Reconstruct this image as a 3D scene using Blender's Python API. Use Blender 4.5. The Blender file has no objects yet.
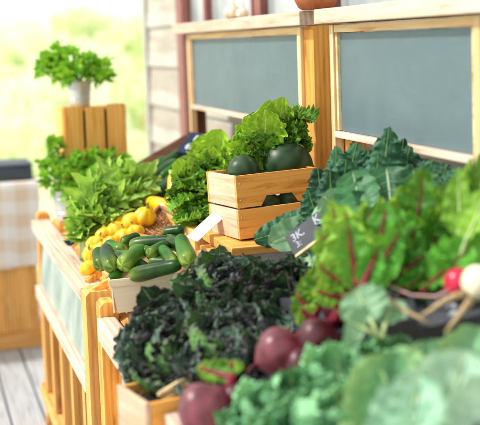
import bpy, bmesh, math, random
import numpy as np
from mathutils import Vector, Matrix

random.seed(7)
rng = np.random.default_rng(7)
scene = bpy.context.scene
COL = scene.collection
PI = math.pi
def R(d): return math.radians(d)

# ------------------------------------------------------------------ materials
def new_mat(name):
    m = bpy.data.materials.new(name); m.use_nodes = True
    nt = m.node_tree; nt.nodes.clear()
    out = nt.nodes.new('ShaderNodeOutputMaterial')
    b = nt.nodes.new('ShaderNodeBsdfPrincipled')
    nt.links.new(b.outputs[0], out.inputs[0])
    return m, nt, b, out

def N(nt, t, **kw):
    n = nt.nodes.new(t)
    for k, v in kw.items():
        if k in n.inputs.keys(): n.inputs[k].default_value = v
        else: setattr(n, k, v)
    return n

def ramp(nt, fac, stops):
    r = nt.nodes.new('ShaderNodeValToRGB')
    el = r.color_ramp.elements
    while len(el) < len(stops): el.new(0.5)
    for e, (p, c) in zip(el, stops):
        e.position = p; e.color = (*c, 1)
    nt.links.new(fac, r.inputs[0])
    return r.outputs[0]

def mixc(nt, fac, a, b, mode='MIX'):
    m = nt.nodes.new('ShaderNodeMix'); m.data_type = 'RGBA'; m.blend_type = mode
    for sock, v in ((m.inputs[0], fac), (m.inputs[6], a), (m.inputs[7], b)):
        if isinstance(v, (int, float)): sock.default_value = v
        elif isinstance(v, tuple): sock.default_value = (*v, 1)
        else: nt.links.new(v, sock)
    return m.outputs[2]

def math_n(nt, op, a, b=None, clamp=False):
    m = nt.nodes.new('ShaderNodeMath'); m.operation = op; m.use_clamp = clamp
    for i, v in enumerate((a, b)):
        if v is None: continue
        if isinstance(v, (int, float)): m.inputs[i].default_value = v
        else: nt.links.new(v, m.inputs[i])
    return m.outputs[0]

def bump(nt, b, height, strength, dist=0.002):
    bn = nt.nodes.new('ShaderNodeBump'); bn.inputs['Strength'].default_value = strength
    bn.inputs['Distance'].default_value = dist
    nt.links.new(height, bn.inputs['Height']); nt.links.new(bn.outputs[0], b.inputs['Normal'])

def coords(nt, scale, which='Object'):
    tc = nt.nodes.new('ShaderNodeTexCoord'); mp = nt.nodes.new('ShaderNodeMapping')
    mp.inputs['Scale'].default_value = scale
    nt.links.new(tc.outputs[which], mp.inputs[0])
    return mp.outputs[0]

WOODS = {}
def wood(axis, tone='pine', ringed=False):
    key = (axis, tone, ringed)
    if key in WOODS: return WOODS[key]
    m, nt, b, _ = new_mat('wood_%s_%s%s' % (tone, axis, '_ringed' if ringed else ''))
    c1, c2, c3 = {'pine': ((.91, .54, .19), (.82, .43, .115), (.54, .24, .055)),
                  'weathered': ((.54, .52, .475), (.50, .48, .43), (.40, .38, .335)),
                  'pale': ((.92, .72, .46), (.86, .60, .30), (.66, .36, .14)),
                  'orange': ((.95, .51, .13), (.88, .41, .083), (.58, .22, .038)),
                  'lit_honey': ((.98, .58, .17), (.92, .48, .11), (.66, .28, .05)),  # lighter copy for the pedestal: light on its front put into the colour
                  'sunlit_pine': ((.78, .60, .46), (.70, .49, .33), (.52, .31, .18)),  # paler copy of the crate wood: sunlight on the end boards painted in
                  'white': ((.78, .65, .55), (.70, .55, .44), (.48, .33, .23)),  # bleached copy of the pine: sunlight on rails and ledges painted in
                  'grey': ((.52, .56, .61), (.45, .48, .52), (.30, .31, .33)),
                  'dark': ((.20, .10, .05), (.14, .06, .03), (.07, .03, .015)),
                  'basswood': ((.97, .88, .68), (.93, .80, .58), (.80, .62, .40))}[tone]
    s = {'x': (1.6, 22, 22), 'y': (22, 1.6, 22), 'z': (22, 22, 1.6)}[axis]
    v = coords(nt, s)
    n1 = N(nt, 'ShaderNodeTexNoise', Scale=2.2, Detail=6.0, Roughness=.6, Distortion=.8); nt.links.new(v, n1.inputs['Vector'])
    col = ramp(nt, n1.outputs[0], [(.30, c3), (.44, c2), (.62, c1)])
    s2 = {'x': (.5, 7, 7), 'y': (7, .5, 7), 'z': (7, 7, .5)}[axis]
    v2 = coords(nt, s2)
    w = N(nt, 'ShaderNodeTexWave', Scale=2.5 if not ringed else 5.5, Distortion=5.0 if not ringed else 9.0, Detail=2.0)
    w.inputs['Detail Scale'].default_value = .8
    w.bands_direction = {'x': 'Y', 'y': 'X', 'z': 'X'}[axis]
    nt.links.new(v2, w.inputs['Vector'])
    wf = ramp(nt, w.outputs[0], [(.0, (1, 1, 1)), (.55, (.92, .88, .82)), (.9, (.62, .50, .40) if not ringed else (.45, .32, .22))])
    col = mixc(nt, .45 if not ringed else .95, col, wf, 'MULTIPLY')
    # knots
    sk = {'x': (2.2, 9, 9), 'y': (9, 2.2, 9), 'z': (9, 9, 2.2)}[axis]
    vk = coords(nt, sk)
    vo = N(nt, 'ShaderNodeTexVoronoi', Scale=.9); nt.links.new(vk, vo.inputs['Vector'])
    kf = ramp(nt, vo.outputs['Distance'], [(.03, (1, 1, 1)), (.10, (0, 0, 0))])
    col = mixc(nt, math_n(nt, 'MULTIPLY', kf, .7 if tone not in ('weathered', 'white', 'basswood', 'sunlit_pine') else .12), col, tuple(x * .35 for x in c3))
    nb = N(nt, 'ShaderNodeTexNoise', Scale=3.0, Detail=3.0); nt.links.new(coords(nt, (1.3, 1.3, 1.3)), nb.inputs['Vector'])
    col = mixc(nt, .35, col, ramp(nt, nb.outputs[0], [(.3, (.72, .70, .68)), (.7, (1, 1, 1))]), 'MULTIPLY')
    nt.links.new(col, b.inputs['Base Color'])
    b.inputs['Roughness'].default_value = .6; b.inputs['Specular IOR Level'].default_value = .25
    bump(nt, b, n1.outputs[0], .35, .0015)
    WOODS[key] = m
    return m

def plain(name, c, rough=.5, metal=0, var=.25, scale=30, bmp=0.0, spec=.5, c2=None, coat=0):
    m, nt, b, _ = new_mat(name)
    n = N(nt, 'ShaderNodeTexNoise', Scale=float(scale), Detail=5.0, Roughness=.6)
    nt.links.new(coords(nt, (1, 1, 1)), n.inputs['Vector'])
    lo = c2 or tuple(x * (1 - var) for x in c)
    col = ramp(nt, n.outputs[0], [(.34, lo), (.64, c)])
    nt.links.new(col, b.inputs['Base Color'])
    b.inputs['Roughness'].default_value = rough; b.inputs['Metallic'].default_value = metal
    b.inputs['Specular IOR Level'].default_value = spec
    b.inputs['Coat Weight'].default_value = coat
    if bmp: bump(nt, b, n.outputs[0], bmp, .002)
    return m

def leaf_mat(name, base, dark, vein, trans=(.5, .7, .08), tf=.30, rough=.42, vw=.045, nveins=7, vs=.6, edge=None, scale=26., spec=.22):
    m, nt, b, out = new_mat(name)
    uv = N(nt, 'ShaderNodeUVMap'); sx = N(nt, 'ShaderNodeSeparateXYZ'); nt.links.new(uv.outputs[0], sx.inputs[0])
    ax = math_n(nt, 'ABSOLUTE', math_n(nt, 'MULTIPLY', math_n(nt, 'SUBTRACT', sx.outputs[0], .5), 2.0))
    y = sx.outputs[1]
    n = N(nt, 'ShaderNodeTexNoise', Scale=scale, Detail=4.0, Roughness=.6); nt.links.new(coords(nt, (1, 1, 1)), n.inputs['Vector'])
    at = N(nt, 'ShaderNodeAttribute', attribute_name='tint')
    f = math_n(nt, 'ADD', math_n(nt, 'MULTIPLY', n.outputs[0], .9), math_n(nt, 'MULTIPLY', at.outputs['Fac'], .55))
    col = ramp(nt, f, [(.42, dark), (.95, base)])  # dark end kept very deep, putting shade contrast into the random mottling
    if edge:
        col = mixc(nt, math_n(nt, 'MULTIPLY', math_n(nt, 'POWER', ax, 2.5), .8), col, edge)
    # midrib and side veins
    wid = math_n(nt, 'MULTIPLY', math_n(nt, 'SUBTRACT', 1.12, y), vw)
    mid = math_n(nt, 'SUBTRACT', 1.0, math_n(nt, 'DIVIDE', ax, wid), True)
    sv = math_n(nt, 'FRACT', math_n(nt, 'MULTIPLY', math_n(nt, 'SUBTRACT', y, math_n(nt, 'MULTIPLY', ax, .22)), float(nveins)))
    sv = math_n(nt, 'ABSOLUTE', math_n(nt, 'SUBTRACT', sv, .5))
    side = math_n(nt, 'SUBTRACT', 1.0, math_n(nt, 'MULTIPLY', sv, 13.0), True)
    side = math_n(nt, 'MULTIPLY', side, math_n(nt, 'SUBTRACT', .75, math_n(nt, 'MULTIPLY', ax, .6)))
    vm = math_n(nt, 'MAXIMUM', math_n(nt, 'MULTIPLY', mid, 1.5, True), math_n(nt, 'MULTIPLY', side, vs))
    col = mixc(nt, vm, col, vein)
    nt.links.new(col, b.inputs['Base Color'])
    b.inputs['Roughness'].default_value = rough
    b.inputs['Specular IOR Level'].default_value = spec
    h = math_n(nt, 'ADD', math_n(nt, 'MULTIPLY', vm, -.5), n.outputs[0])
    bump(nt, b, h, .5, .003)
    tr = N(nt, 'ShaderNodeBsdfTranslucent')
    nt.links.new(mixc(nt, .65, col, trans), tr.inputs[0])
    mx = N(nt, 'ShaderNodeMixShader'); mx.inputs[0].default_value = tf
    nt.links.new(b.outputs[0], mx.inputs[1]); nt.links.new(tr.outputs[0], mx.inputs[2])
    nt.links.new(mx.outputs[0], out.inputs[0])
    return m

M = {}
M['lettuce'] = leaf_mat('lettuce_leaf', (.38, .70, .03), (.025, .14, .007), (.66, .78, .34), tf=.34, vw=.08, nveins=7, vs=.75)
M['lettuce_dark'] = leaf_mat('curly_lettuce_leaf', (.19, .48, .05), (.005, .045, .005), (.45, .6, .28), tf=.25, vw=.06, nveins=8, vs=.35)
M['celery_leaf'] = leaf_mat('celery_leaf', (.48, .78, .13), (.02, .14, .01), (.62, .74, .3), tf=.34, vw=.10, nveins=5, vs=.4)
M['herb'] = leaf_mat('herb_leaf', (.24, .66, .02), (.012, .10, .005), (.25, .45, .1), tf=.32, vw=.06, nveins=4, vs=.3)
M['parsley'] = leaf_mat('parsley_leaf', (.36, .76, .03), (.03, .22, .012), (.3, .5, .12), tf=.34, vw=.06, nveins=4, vs=.3)
M['laci'] = leaf_mat('dark_kale_leaf', (.045, .155, .08), (.003, .018, .012), (.16, .30, .18), trans=(.1, .35, .08), tf=.14, vw=.05, nveins=6, vs=.12, rough=.48, scale=60.)
M['collard'] = leaf_mat('collard_leaf', (.075, .25, .10), (.015, .085, .035), (.45, .62, .38), trans=(.2, .5, .1), tf=.2, vw=.05, nveins=6, vs=.55)
M['collard_pale'] = leaf_mat('pale_collard_leaf', (.30, .50, .30), (.12, .30, .16), (.55, .70, .48), trans=(.3, .6, .15), tf=.2, vw=.05, nveins=6, vs=.5)
M['chard'] = leaf_mat('beet_leaf', (.38, .70, .09), (.022, .15, .010), (.24, .010, .035), tf=.36, vw=.07, nveins=6, vs=.12)
M['chard_dark'] = leaf_mat('beet_leaf_deep', (.13, .48, .05), (.004, .055, .006), (.22, .010, .03), tf=.30, vw=.07, nveins=6, vs=.12)
M['cabbage'] = leaf_mat('cabbage_leaf', (.58, .80, .64), (.10, .34, .20), (.74, .83, .68), trans=(.45, .7, .3), tf=.22, vw=.05, nveins=6, vs=.7)
M['cabbage_outer'] = leaf_mat('cabbage_outer_leaf', (.24, .55, .28), (.012, .11, .05), (.55, .70, .45), trans=(.35, .6, .15), tf=.2, vw=.05, nveins=6, vs=.6, edge=(.42, .60, .25))
M['curly'] = leaf_mat('green_kale_leaf', (.36, .74, .40), (.010, .14, .045), (.40, .58, .32), trans=(.2, .55, .1), tf=.22, vw=.06, nveins=8, vs=.3)
M['purple'] = leaf_mat('purple_kale_leaf', (.085, .20, .085), (.002, .010, .006), (.22, .30, .20), trans=(.12, .25, .08), tf=.12, vw=.05, nveins=8, vs=.25, edge=(.050, .034, .048), rough=.55, scale=45., spec=.10)
M['purple_green'] = leaf_mat('purple_green_kale_leaf', (.17, .36, .11), (.005, .028, .010), (.26, .36, .2), trans=(.15, .35, .08), tf=.15, vw=.05, nveins=8, vs=.25, edge=(.10, .075, .10), rough=.55, scale=45., spec=.12)
M['purple_grey'] = leaf_mat('purple_grey_kale_leaf', (.15, .28, .19), (.004, .012, .010), (.24, .30, .24), trans=(.12, .2, .1), tf=.1, vw=.05, nveins=8, vs=.25, edge=(.085, .070, .09), rough=.5, scale=45., spec=.15)
M['bushleaf'] = leaf_mat('overexposed_bush_leaf', (.96, .98, .90), (.82, .92, .68), (.8, .88, .5), trans=(.95, .97, .7), tf=.5, rough=.6, scale=3.)  # near-white albedo paints overexposure and haze into the leaves
M['bushgreen'] = leaf_mat('overexposed_green_bush_leaf', (.94, .97, .80), (.76, .86, .54), (.6, .75, .4), trans=(.85, .93, .5), tf=.5, rough=.6, scale=3.)  # greener variant, glare likewise painted into the leaf colour
M['stalk'] = plain('pale_green_stalk', (.60, .74, .34), .4, var=.35, scale=18)
M['herb_stem'] = plain('herb_stem', (.25, .45, .08), .5, scale=20)
M['purple_stem'] = plain('purple_kale_stem', (.32, .36, .20), .5, scale=20, c2=(.18, .10, .15))
M['crimson'] = plain('crimson_stem', (.25, .005, .03), .45, scale=30, c2=(.14, .003, .016), spec=.3)
M['rose_stem'] = plain('rose_stem', (.62, .34, .36), .4, scale=30)
M['melon'] = None

def speckled(name, base, dark, spot, spots=38., amount=.16, rough=.32, stripes=0, spec=.5, coat=.2, streak=False):
    m, nt, b, _ = new_mat(name)
    v = coords(nt, (1, 1, 1))
    n = N(nt, 'ShaderNodeTexNoise', Scale=14.0, Detail=5.0, Roughness=.65); nt.links.new(v, n.inputs['Vector'])
    col = ramp(nt, n.outputs[0], [(.35, dark), (.68, base)])
    vo = N(nt, 'ShaderNodeTexVoronoi', Scale=spots); nt.links.new(v, vo.inputs['Vector'])
    sp = ramp(nt, vo.outputs['Distance'], [(amount * .4, (1, 1, 1)), (amount, (0, 0, 0))])
    n2 = N(nt, 'ShaderNodeTexNoise', Scale=spots * .25, Detail=2.0); nt.links.new(v, n2.inputs['Vector'])
    gate = ramp(nt, n2.outputs[0], [(.45, (0, 0, 0)), (.6, (1, 1, 1))])
    col = mixc(nt, math_n(nt, 'MULTIPLY', math_n(nt, 'MULTIPLY', sp, gate), .7), col, spot)
    if stripes:
        at = N(nt, 'ShaderNodeUVMap'); sx = N(nt, 'ShaderNodeSeparateXYZ'); nt.links.new(at.outputs[0], sx.inputs[0])
        st = math_n(nt, 'SINE', math_n(nt, 'ADD', math_n(nt, 'MULTIPLY', sx.outputs[0], 2 * PI * stripes), math_n(nt, 'MULTIPLY', n.outputs[0], 5.0)))
        st = math_n(nt, 'MULTIPLY', math_n(nt, 'ADD', math_n(nt, 'MULTIPLY', st, .5), .5), .7)
        endf = math_n(nt, 'POWER', sx.outputs[1], 5.0) if not streak else .35
        col = mixc(nt, math_n(nt, 'MULTIPLY', endf, math_n(nt, 'ADD', math_n(nt, 'MULTIPLY', st, .75), .25), True), col, spot)
    nt.links.new(col, b.inputs['Base Color']); b.inputs['Roughness'].default_value = rough
    b.inputs['Specular IOR Level'].default_value = spec; b.inputs['Coat Weight'].default_value = coat
    b.inputs['Coat Roughness'].default_value = .15
    bump(nt, b, math_n(nt, 'ADD', n.outputs[0], math_n(nt, 'MULTIPLY', sp, .6)), .25, .0012)
    return m
M['melon'] = speckled('dark_melon_rind', (.013, .060, .018), (.003, .014, .006), (.085, .17, .06), 40., .10, .42, coat=.0, spec=.35, stripes=9, streak=True)
M['cuke'] = speckled('cucumber_skin', (.013, .088, .003), (.002, .020, .002), (.30, .42, .05), 150., .13, .36, stripes=5, spec=.22, coat=.04)
M['cuke_light'] = speckled('light_cucumber_skin', (.036, .18, .005), (.005, .048, .002), (.50, .60, .10), 150., .13, .36, stripes=5, spec=.22, coat=.04)
M['zuke'] = speckled('zucchini_skin', (.012, .070, .010), (.004, .022, .005), (.14, .28, .05), 160., .16, .42, stripes=6, spec=.25, coat=.0)
M['yellow'] = speckled('yellow_squash_skin', (.98, .62, .006), (.92, .47, .003), (.96, .78, .15), 60., .1, .33)
M['yellow_green'] = plain('squash_stem_green', (.42, .50, .10), .5, scale=80)
M['beet'] = plain('beet_skin', (.120, .008, .024), .40, scale=20, c2=(.035, .003, .008), bmp=.5, spec=.5)
M['beet_pale'] = plain('dusty_beet_skin', (.30, .065, .095), .38, scale=13, c2=(.055, .004, .013), bmp=.5, spec=.6)
M['turnip'] = plain('cream_turnip_skin', (.86, .78, .58), .45, scale=20, var=.12, bmp=.2)
M['radish'] = plain('radish_skin', (.66, .012, .07), .3, scale=24, var=.3)
M['root'] = plain('tan_root', (.52, .38, .20), .7, scale=60, var=.4, bmp=.5)
M['garlic'] = plain('garlic_skin', (.86, .78, .66), .6, scale=40, c2=(.66, .48, .34), bmp=.4)
M['terra'] = plain('terracotta', (.52, .16, .055), .7, scale=18, c2=(.34, .085, .03), bmp=.3)
M['galv'] = plain('galvanised_metal', (.72, .75, .77), .35, .75, scale=14, var=.22)
M['chalk'] = plain('chalkboard_surface', (.108, .168, .190), .48, scale=5, c2=(.092, .146, .168), spec=.45)
def smears():
    m = M['chalk']; nt = m.node_tree; b = [n_ for n_ in nt.nodes if n_.type == 'BSDF_PRINCIPLED'][0]
    src = b.inputs['Base Color'].links[0].from_socket
    n1 = N(nt, 'ShaderNodeTexNoise', Scale=3.0, Detail=6.0, Roughness=.7, Distortion=1.2); nt.links.new(coords(nt, (1, .8, 3.5)), n1.inputs['Vector'])
    nt.links.new(mixc(nt, ramp(nt, n1.outputs[0], [(.48, (0, 0, 0)), (.78, (.16, .16, .16))]), src, (.24, .30, .34)), b.inputs['Base Color'])
smears()
M['slate'] = plain('chalk_sign_slate', (.045, .052, .068), .6, scale=40, var=.35)
M['navy_sign'] = plain('navy_sign_slate', (.018, .032, .070), .8, scale=40, var=.3, spec=.15)
M['chalkwhite'] = plain('chalk_writing', (.44, .48, .56), .9, scale=90, var=.25)
M['chalkbright'] = plain('bright_chalk_writing', (.80, .84, .90), .9, scale=90, var=.1)
M['white_card'] = plain('white_card', (.80, .82, .88), .6, scale=50, var=.06)
M['siding'] = plain('cream_siding_paint', (.50, .485, .44), .65, scale=9, var=.16, bmp=.15)
M['redtrim'] = plain('faded_red_paint', (.30, .105, .085), .55, scale=12, var=.25)
M['navybox'] = plain('dark_slate_plastic', (.050, .075, .095), .5, scale=10, var=.25)
M['wicker'] = plain('wicker_rod', (.46, .22, .085), .6, scale=60, var=.45, bmp=.4)
M['straw'] = plain('straw_weave', (.80, .62, .34), .65, scale=50, var=.3, bmp=.4)
M['tarp'] = plain('pale_teal_panel', (.46, .56, .53), .35, scale=6, c2=(.24, .36, .33))
M['soil'] = plain('overexposed_meadow_soil', (.88, .94, .76), .9, scale=.6, c2=(.76, .88, .62))  # overexposed, hazy look of the meadow put into its colour

def glass_mat():
    m, nt, b, _ = new_mat('window_glass')
    n = N(nt, 'ShaderNodeTexNoise', Scale=3.0, Detail=2.0); nt.links.new(coords(nt, (1, 1, 1)), n.inputs['Vector'])
    nt.links.new(ramp(nt, n.outputs[0], [(.35, (.26, .32, .33)), (.65, (.55, .58, .57))]), b.inputs['Base Color'])  # pale blotches paint the bright outdoors reflected in the panes
    b.inputs['Roughness'].default_value = .12; b.inputs['Specular IOR Level'].default_value = .9
    return m
M['glass'] = glass_mat()

def gingham():
    m, nt, b, _ = new_mat('tan_gingham_cloth')
    tc = nt.nodes.new('ShaderNodeTexCoord'); sx = N(nt, 'ShaderNodeSeparateXYZ'); nt.links.new(tc.outputs['Object'], sx.inputs[0])
    def stripe(o):
        f = math_n(nt, 'FRACT', math_n(nt, 'MULTIPLY', o, 7.4))
        return math_n(nt, 'GREATER_THAN', f, .5)
    s = math_n(nt, 'ADD', stripe(sx.outputs[0]), stripe(math_n(nt, 'ADD', sx.outputs[2], sx.outputs[1])))
    n = N(nt, 'ShaderNodeTexNoise', Scale=400.0); nt.links.new(tc.outputs['Object'], n.inputs['Vector'])
    col = ramp(nt, math_n(nt, 'MULTIPLY', s, .5), [(.0, (.80, .80, .80)), (.5, (.76, .69, .60)), (1.0, (.70, .57, .43))])
    nt.links.new(col, b.inputs['Base Color']); b.inputs['Roughness'].default_value = .9
    bump(nt, b, n.outputs[0], .3, .001)
    return m
M['gingham'] = gingham()

# ------------------------------------------------------------------ mesh building
class MB:
    """collects shapes, links them as ONE mesh object"""
    def __init__(self): self.v = []; self.f = []; self.uv = []; self.t = []
    def add(self, verts, faces, uvs=None, tint=.5):
        o = len(self.v)
        self.v.extend([tuple(p) for p in verts]); self.f.extend([tuple(i + o for i in f) for f in faces])
        self.uv.extend(uvs if uvs is not None else [(.5, .5)] * len(verts)); self.t.extend([tint] * len(verts))
        return self
    def box(self, x0, x1, y0, y1, z0, z1, bev=.004, mat=None):
        bm = bmesh.new(); bmesh.ops.create_cube(bm, size=1)
        for v in bm.verts:
            v.co = Vector(((x0 + x1) / 2 + v.co.x * (x1 - x0), (y0 + y1) / 2 + v.co.y * (y1 - y0), (z0 + z1) / 2 + v.co.z * (z1 - z0)))
        bev = min(bev, .3 * min(abs(x1 - x0), abs(y1 - y0), abs(z1 - z0)))
        if bev > 0: bmesh.ops.bevel(bm, geom=bm.edges[:], offset=bev, segments=2, affect='EDGES', profile=.6)
        return self.bm(bm, mat)
    def bm(self, bm, mat=None):
        bm.verts.ensure_lookup_table(); bm.verts.index_update()
        vs = [(mat @ v.co) if mat else v.co.copy() for v in bm.verts]
        self.add(vs, [[v.index for v in f.verts] for f in bm.faces]); bm.free()
        return self
    def prism(self, poly, axis, a0, a1):
        """extrude a 2D polygon along an axis (x: poly=(y,z), y: poly=(x,z), z: poly=(x,y))"""
        def pt(p, a): return {'x': (a, p[0], p[1]), 'y': (p[0], a, p[1]), 'z': (p[0], p[1], a)}[axis]
        n = len(poly)
        vs = [pt(p, a0) for p in poly] + [pt(p, a1) for p in poly]
        fs = [tuple(range(n))[::-1], tuple(range(n, 2 * n))] + [(i, (i + 1) % n, n + (i + 1) % n, n + i) for i in range(n)]
        return self.add(vs, fs)
    def plank(self, a, b, w, t, up=(0, 0, 1), bev=.003):
        """a board from a to b, w wide across, t thick along up"""
        a, b = Vector(a), Vector(b); d = (b - a); L = d.length; d.normalize()
        s = d.cross(Vector(up)).normalized(); n = s.cross(d)
        mt = Matrix((s, d, n)).transposed().to_4x4(); mt.translation = (a + b) / 2
        return self.box(-w / 2, w / 2, -L / 2, L / 2, -t / 2, t / 2, bev, mt)
    def tube(self, pts, radii, n=8, cap=True, tint=.5):
        pts = [Vector(p) for p in pts]; vs = []; fs = []
        if not hasattr(radii, '__len__'): radii = [radii] * len(pts)
        ref = Vector((.31, .17, .93))
        for i, p in enumerate(pts):
            d = (pts[min(i + 1, len(pts) - 1)] - pts[max(i - 1, 0)]).normalized()
            s = d.cross(ref)
            if s.length < .05: s = d.cross(Vector((1, 0, 0)))
            s.normalize(); u = s.cross(d)
            for k in range(n):
                a = 2 * PI * k / n
                vs.append(p + (s * math.cos(a) + u * math.sin(a)) * radii[i])
        for i in range(len(pts) - 1):
            for k in range(n):
                fs.append((i * n + k, i * n + (k + 1) % n, (i + 1) * n + (k + 1) % n, (i + 1) * n + k))
        if cap:
            fs.append(tuple(range(n))[::-1]); fs.append(tuple((len(pts) - 1) * n + k for k in range(n)))
        uv = [(k / n, i / max(1, len(pts) - 1)) for i in range(len(pts)) for k in range(n)]
        return self.add(vs, fs, uv, tint)
    def lathe(self, prof, n=28, loc=(0, 0, 0), mat=None, mod=None):
        vs = []; fs = []; uv = []
        for i, (r, z) in enumerate(prof):
            for k in range(n):
                a = 2 * PI * k / n
                rr = r * (mod(a, i / (len(prof) - 1)) if mod else 1)
                p = Vector((rr * math.cos(a), rr * math.sin(a), z))
                if mat: p = mat @ p
                vs.append(p + Vector(loc)); uv.append((k / n, i / (len(prof) - 1)))
        for i in range(len(prof) - 1):
            for k in range(n):
                fs.append((i * n + k, i * n + (k + 1) % n, (i + 1) * n + (k + 1) % n, (i + 1) * n + k))
        return self.add(vs, fs, uv)
    def leaf(self, A, B, Nrm, W, kind='ovate', arch=0., tint=None, **kw):
        p = dict(LEAF[kind]); p.update(kw)
        nu, nv = p['nu'], p['nv']
        A = np.array(A, float); B = np.array(B, float); L = np.linalg.norm(B - A); d = (B - A) / L
        Nrm = np.array(Nrm, float); Nrm = Nrm - d * (Nrm @ d)
        if np.linalg.norm(Nrm) < 1e-4: Nrm = np.cross(d, (1, 0.2, .1))
        Nrm /= np.linalg.norm(Nrm)
        C = (A + B) / 2 + Nrm * arch * L + d * p.get('lead', 0) * L
        v = np.linspace(0, 1, nv)[:, None]; u = np.linspace(-1, 1, nu)[None, :]
        c = (1 - v) ** 2 * A + 2 * v * (1 - v) * C + v ** 2 * B
        T = 2 * (1 - v) * (C - A) + 2 * v * (B - C); T /= np.linalg.norm(T, axis=1)[:, None]
        S0 = np.cross(d, Nrm)
        Nn = np.cross(np.tile(S0, (nv, 1)), T); Nn /= np.linalg.norm(Nn, axis=1)[:, None]
        S = np.cross(T, Nn)
        tw = p.get('twist', 0) * v
        S, Nn = S * np.cos(tw) + Nn * np.sin(tw), Nn * np.cos(tw) - S * np.sin(tw)
        o = p['outline'](v) ; ph = rng.uniform(0, 6.28, 12)
        uu = u * np.ones_like(v); vv = v * np.ones_like(u); s = np.abs(uu); pos = uu > 0
        lob = 1 + p.get('lobe', 0) * np.sin(vv * 2 * PI * p.get('lobef', 5) + np.where(pos, ph[0], ph[1])) * s
        w = W / 2 * o * lob
        h = p.get('cup', .25) * W * .5 * s ** p.get('cupp', 2) * o
        f, amp = p['ruf']
        fade = np.sin(PI * np.clip(v, .02, .999)) ** .4
        e = s ** p.get('rufp', 1.7)
        pa = np.where(pos, ph[2], ph[3]); pb = np.where(pos, ph[4], ph[5])
        r1 = np.sin(2 * PI * f * vv + pa + .8 * np.sin(5 * vv + pb)); r2 = np.sin(2 * PI * f * 2.37 * vv + pb)
        h = h + amp * W * e * fade * (r1 + .45 * r2)
        inpl = amp * W * .7 * e * fade * np.cos(2 * PI * f * vv + pa)
        bl, bs = p.get('blister', (0, 1))
        if bl:
            h = h + bl * W * (np.sin(bs * uu * 2.1 + ph[6] + 2 * np.sin(bs * vv * .9 + ph[7])) * np.sin(bs * vv * 2.6 + ph[8] + 1.5 * np.sin(bs * uu * .8 + ph[9]))) * np.clip(s * 6, 0, 1) * fade
        h = h - p.get('rib', .02) * W * (1 - np.clip(s * 5, 0, 1))
        P_ = c[:, None, :] + S[:, None, :] * (uu * w)[..., None] + Nn[:, None, :] * h[..., None] + T[:, None, :] * inpl[..., None]
        vs = P_.reshape(-1, 3).tolist()
        fs = [(i * nu + j, i * nu + j + 1, (i + 1) * nu + j + 1, (i + 1) * nu + j) for i in range(nv - 1) for j in range(nu - 1)]
        uv = np.stack([(uu + 1) / 2, vv], -1).reshape(-1, 2).tolist()
        self.add(vs, fs, [tuple(q) for q in uv], random.random() if tint is None else tint)
        return [tuple(q) for q in (c - Nn * .0)[::max(1, nv // 7)]]
    def build(self, name, mat, parent=None, smooth=True, local=False, loc=None):
        off = Vector((0, 0, 0))
        if parent is not None and not local: off = parent.get('_w') and Vector(parent['_w']) or Vector((0, 0, 0))
        if loc is not None: off = Vector(loc)
        me = bpy.data.meshes.new(name)
        vs = np.array(self.v, float).reshape(-1, 3) - np.array(off)
        me.from_pydata(vs.tolist(), [], self.f)
        ul = me.uv_layers.new(name='UVMap')
        li = np.empty(len(me.loops), np.int32); me.loops.foreach_get('vertex_index', li)
        ul.data.foreach_set('uv', np.array(self.uv, np.float32)[li].ravel())
        a = me.attributes.new('tint', 'FLOAT', 'POINT'); a.data.foreach_set('value', np.array(self.t, np.float32))
        me.materials.append(mat)
        me.polygons.foreach_set('use_smooth', np.full(len(me.polygons), smooth))
        me.update()
        bm = bmesh.new(); bm.from_mesh(me); bmesh.ops.recalc_face_normals(bm, faces=bm.faces[:]) if smooth is False else None; bm.to_mesh(me); bm.free()
        o = bpy.data.objects.new(name, me); COL.objects.link(o)
        if parent is not None:
            o.parent = parent
            if not local: o['_w'] = parent.get('_w', (0, 0, 0))
        if loc is not None: o.location = loc
        return o

def tag(o, label=None, cat=None, group=None, kind=None):
    if label: o['label'] = label
    if cat: o['category'] = cat
    if group: o['group'] = group
    if kind: o['kind'] = kind
    return o
def thing(name, label, cat, loc=(0, 0, 0), group=None, rot=None):
    o = bpy.data.objects.new(name, None); COL.objects.link(o); o.location = loc; o['_w'] = tuple(loc)
    o.empty_display_size = .05
    if rot: o.rotation_euler = rot
    return tag(o, label, cat, group)
def dup(root, loc, rot=None, scale=None, label=None):
    r = root.copy(); COL.objects.link(r); r.location = loc
    if rot is not None: r.rotation_euler = rot
    if scale is not None: r.scale = scale if hasattr(scale, '__len__') else (scale,) * 3
    if label: r['label'] = label
    for ch in list(root.children):
        c = ch.copy(); COL.objects.link(c); c.parent = r
        for g in list(ch.children):
            d = g.copy(); COL.objects.link(d); d.parent = c
    return r

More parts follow.
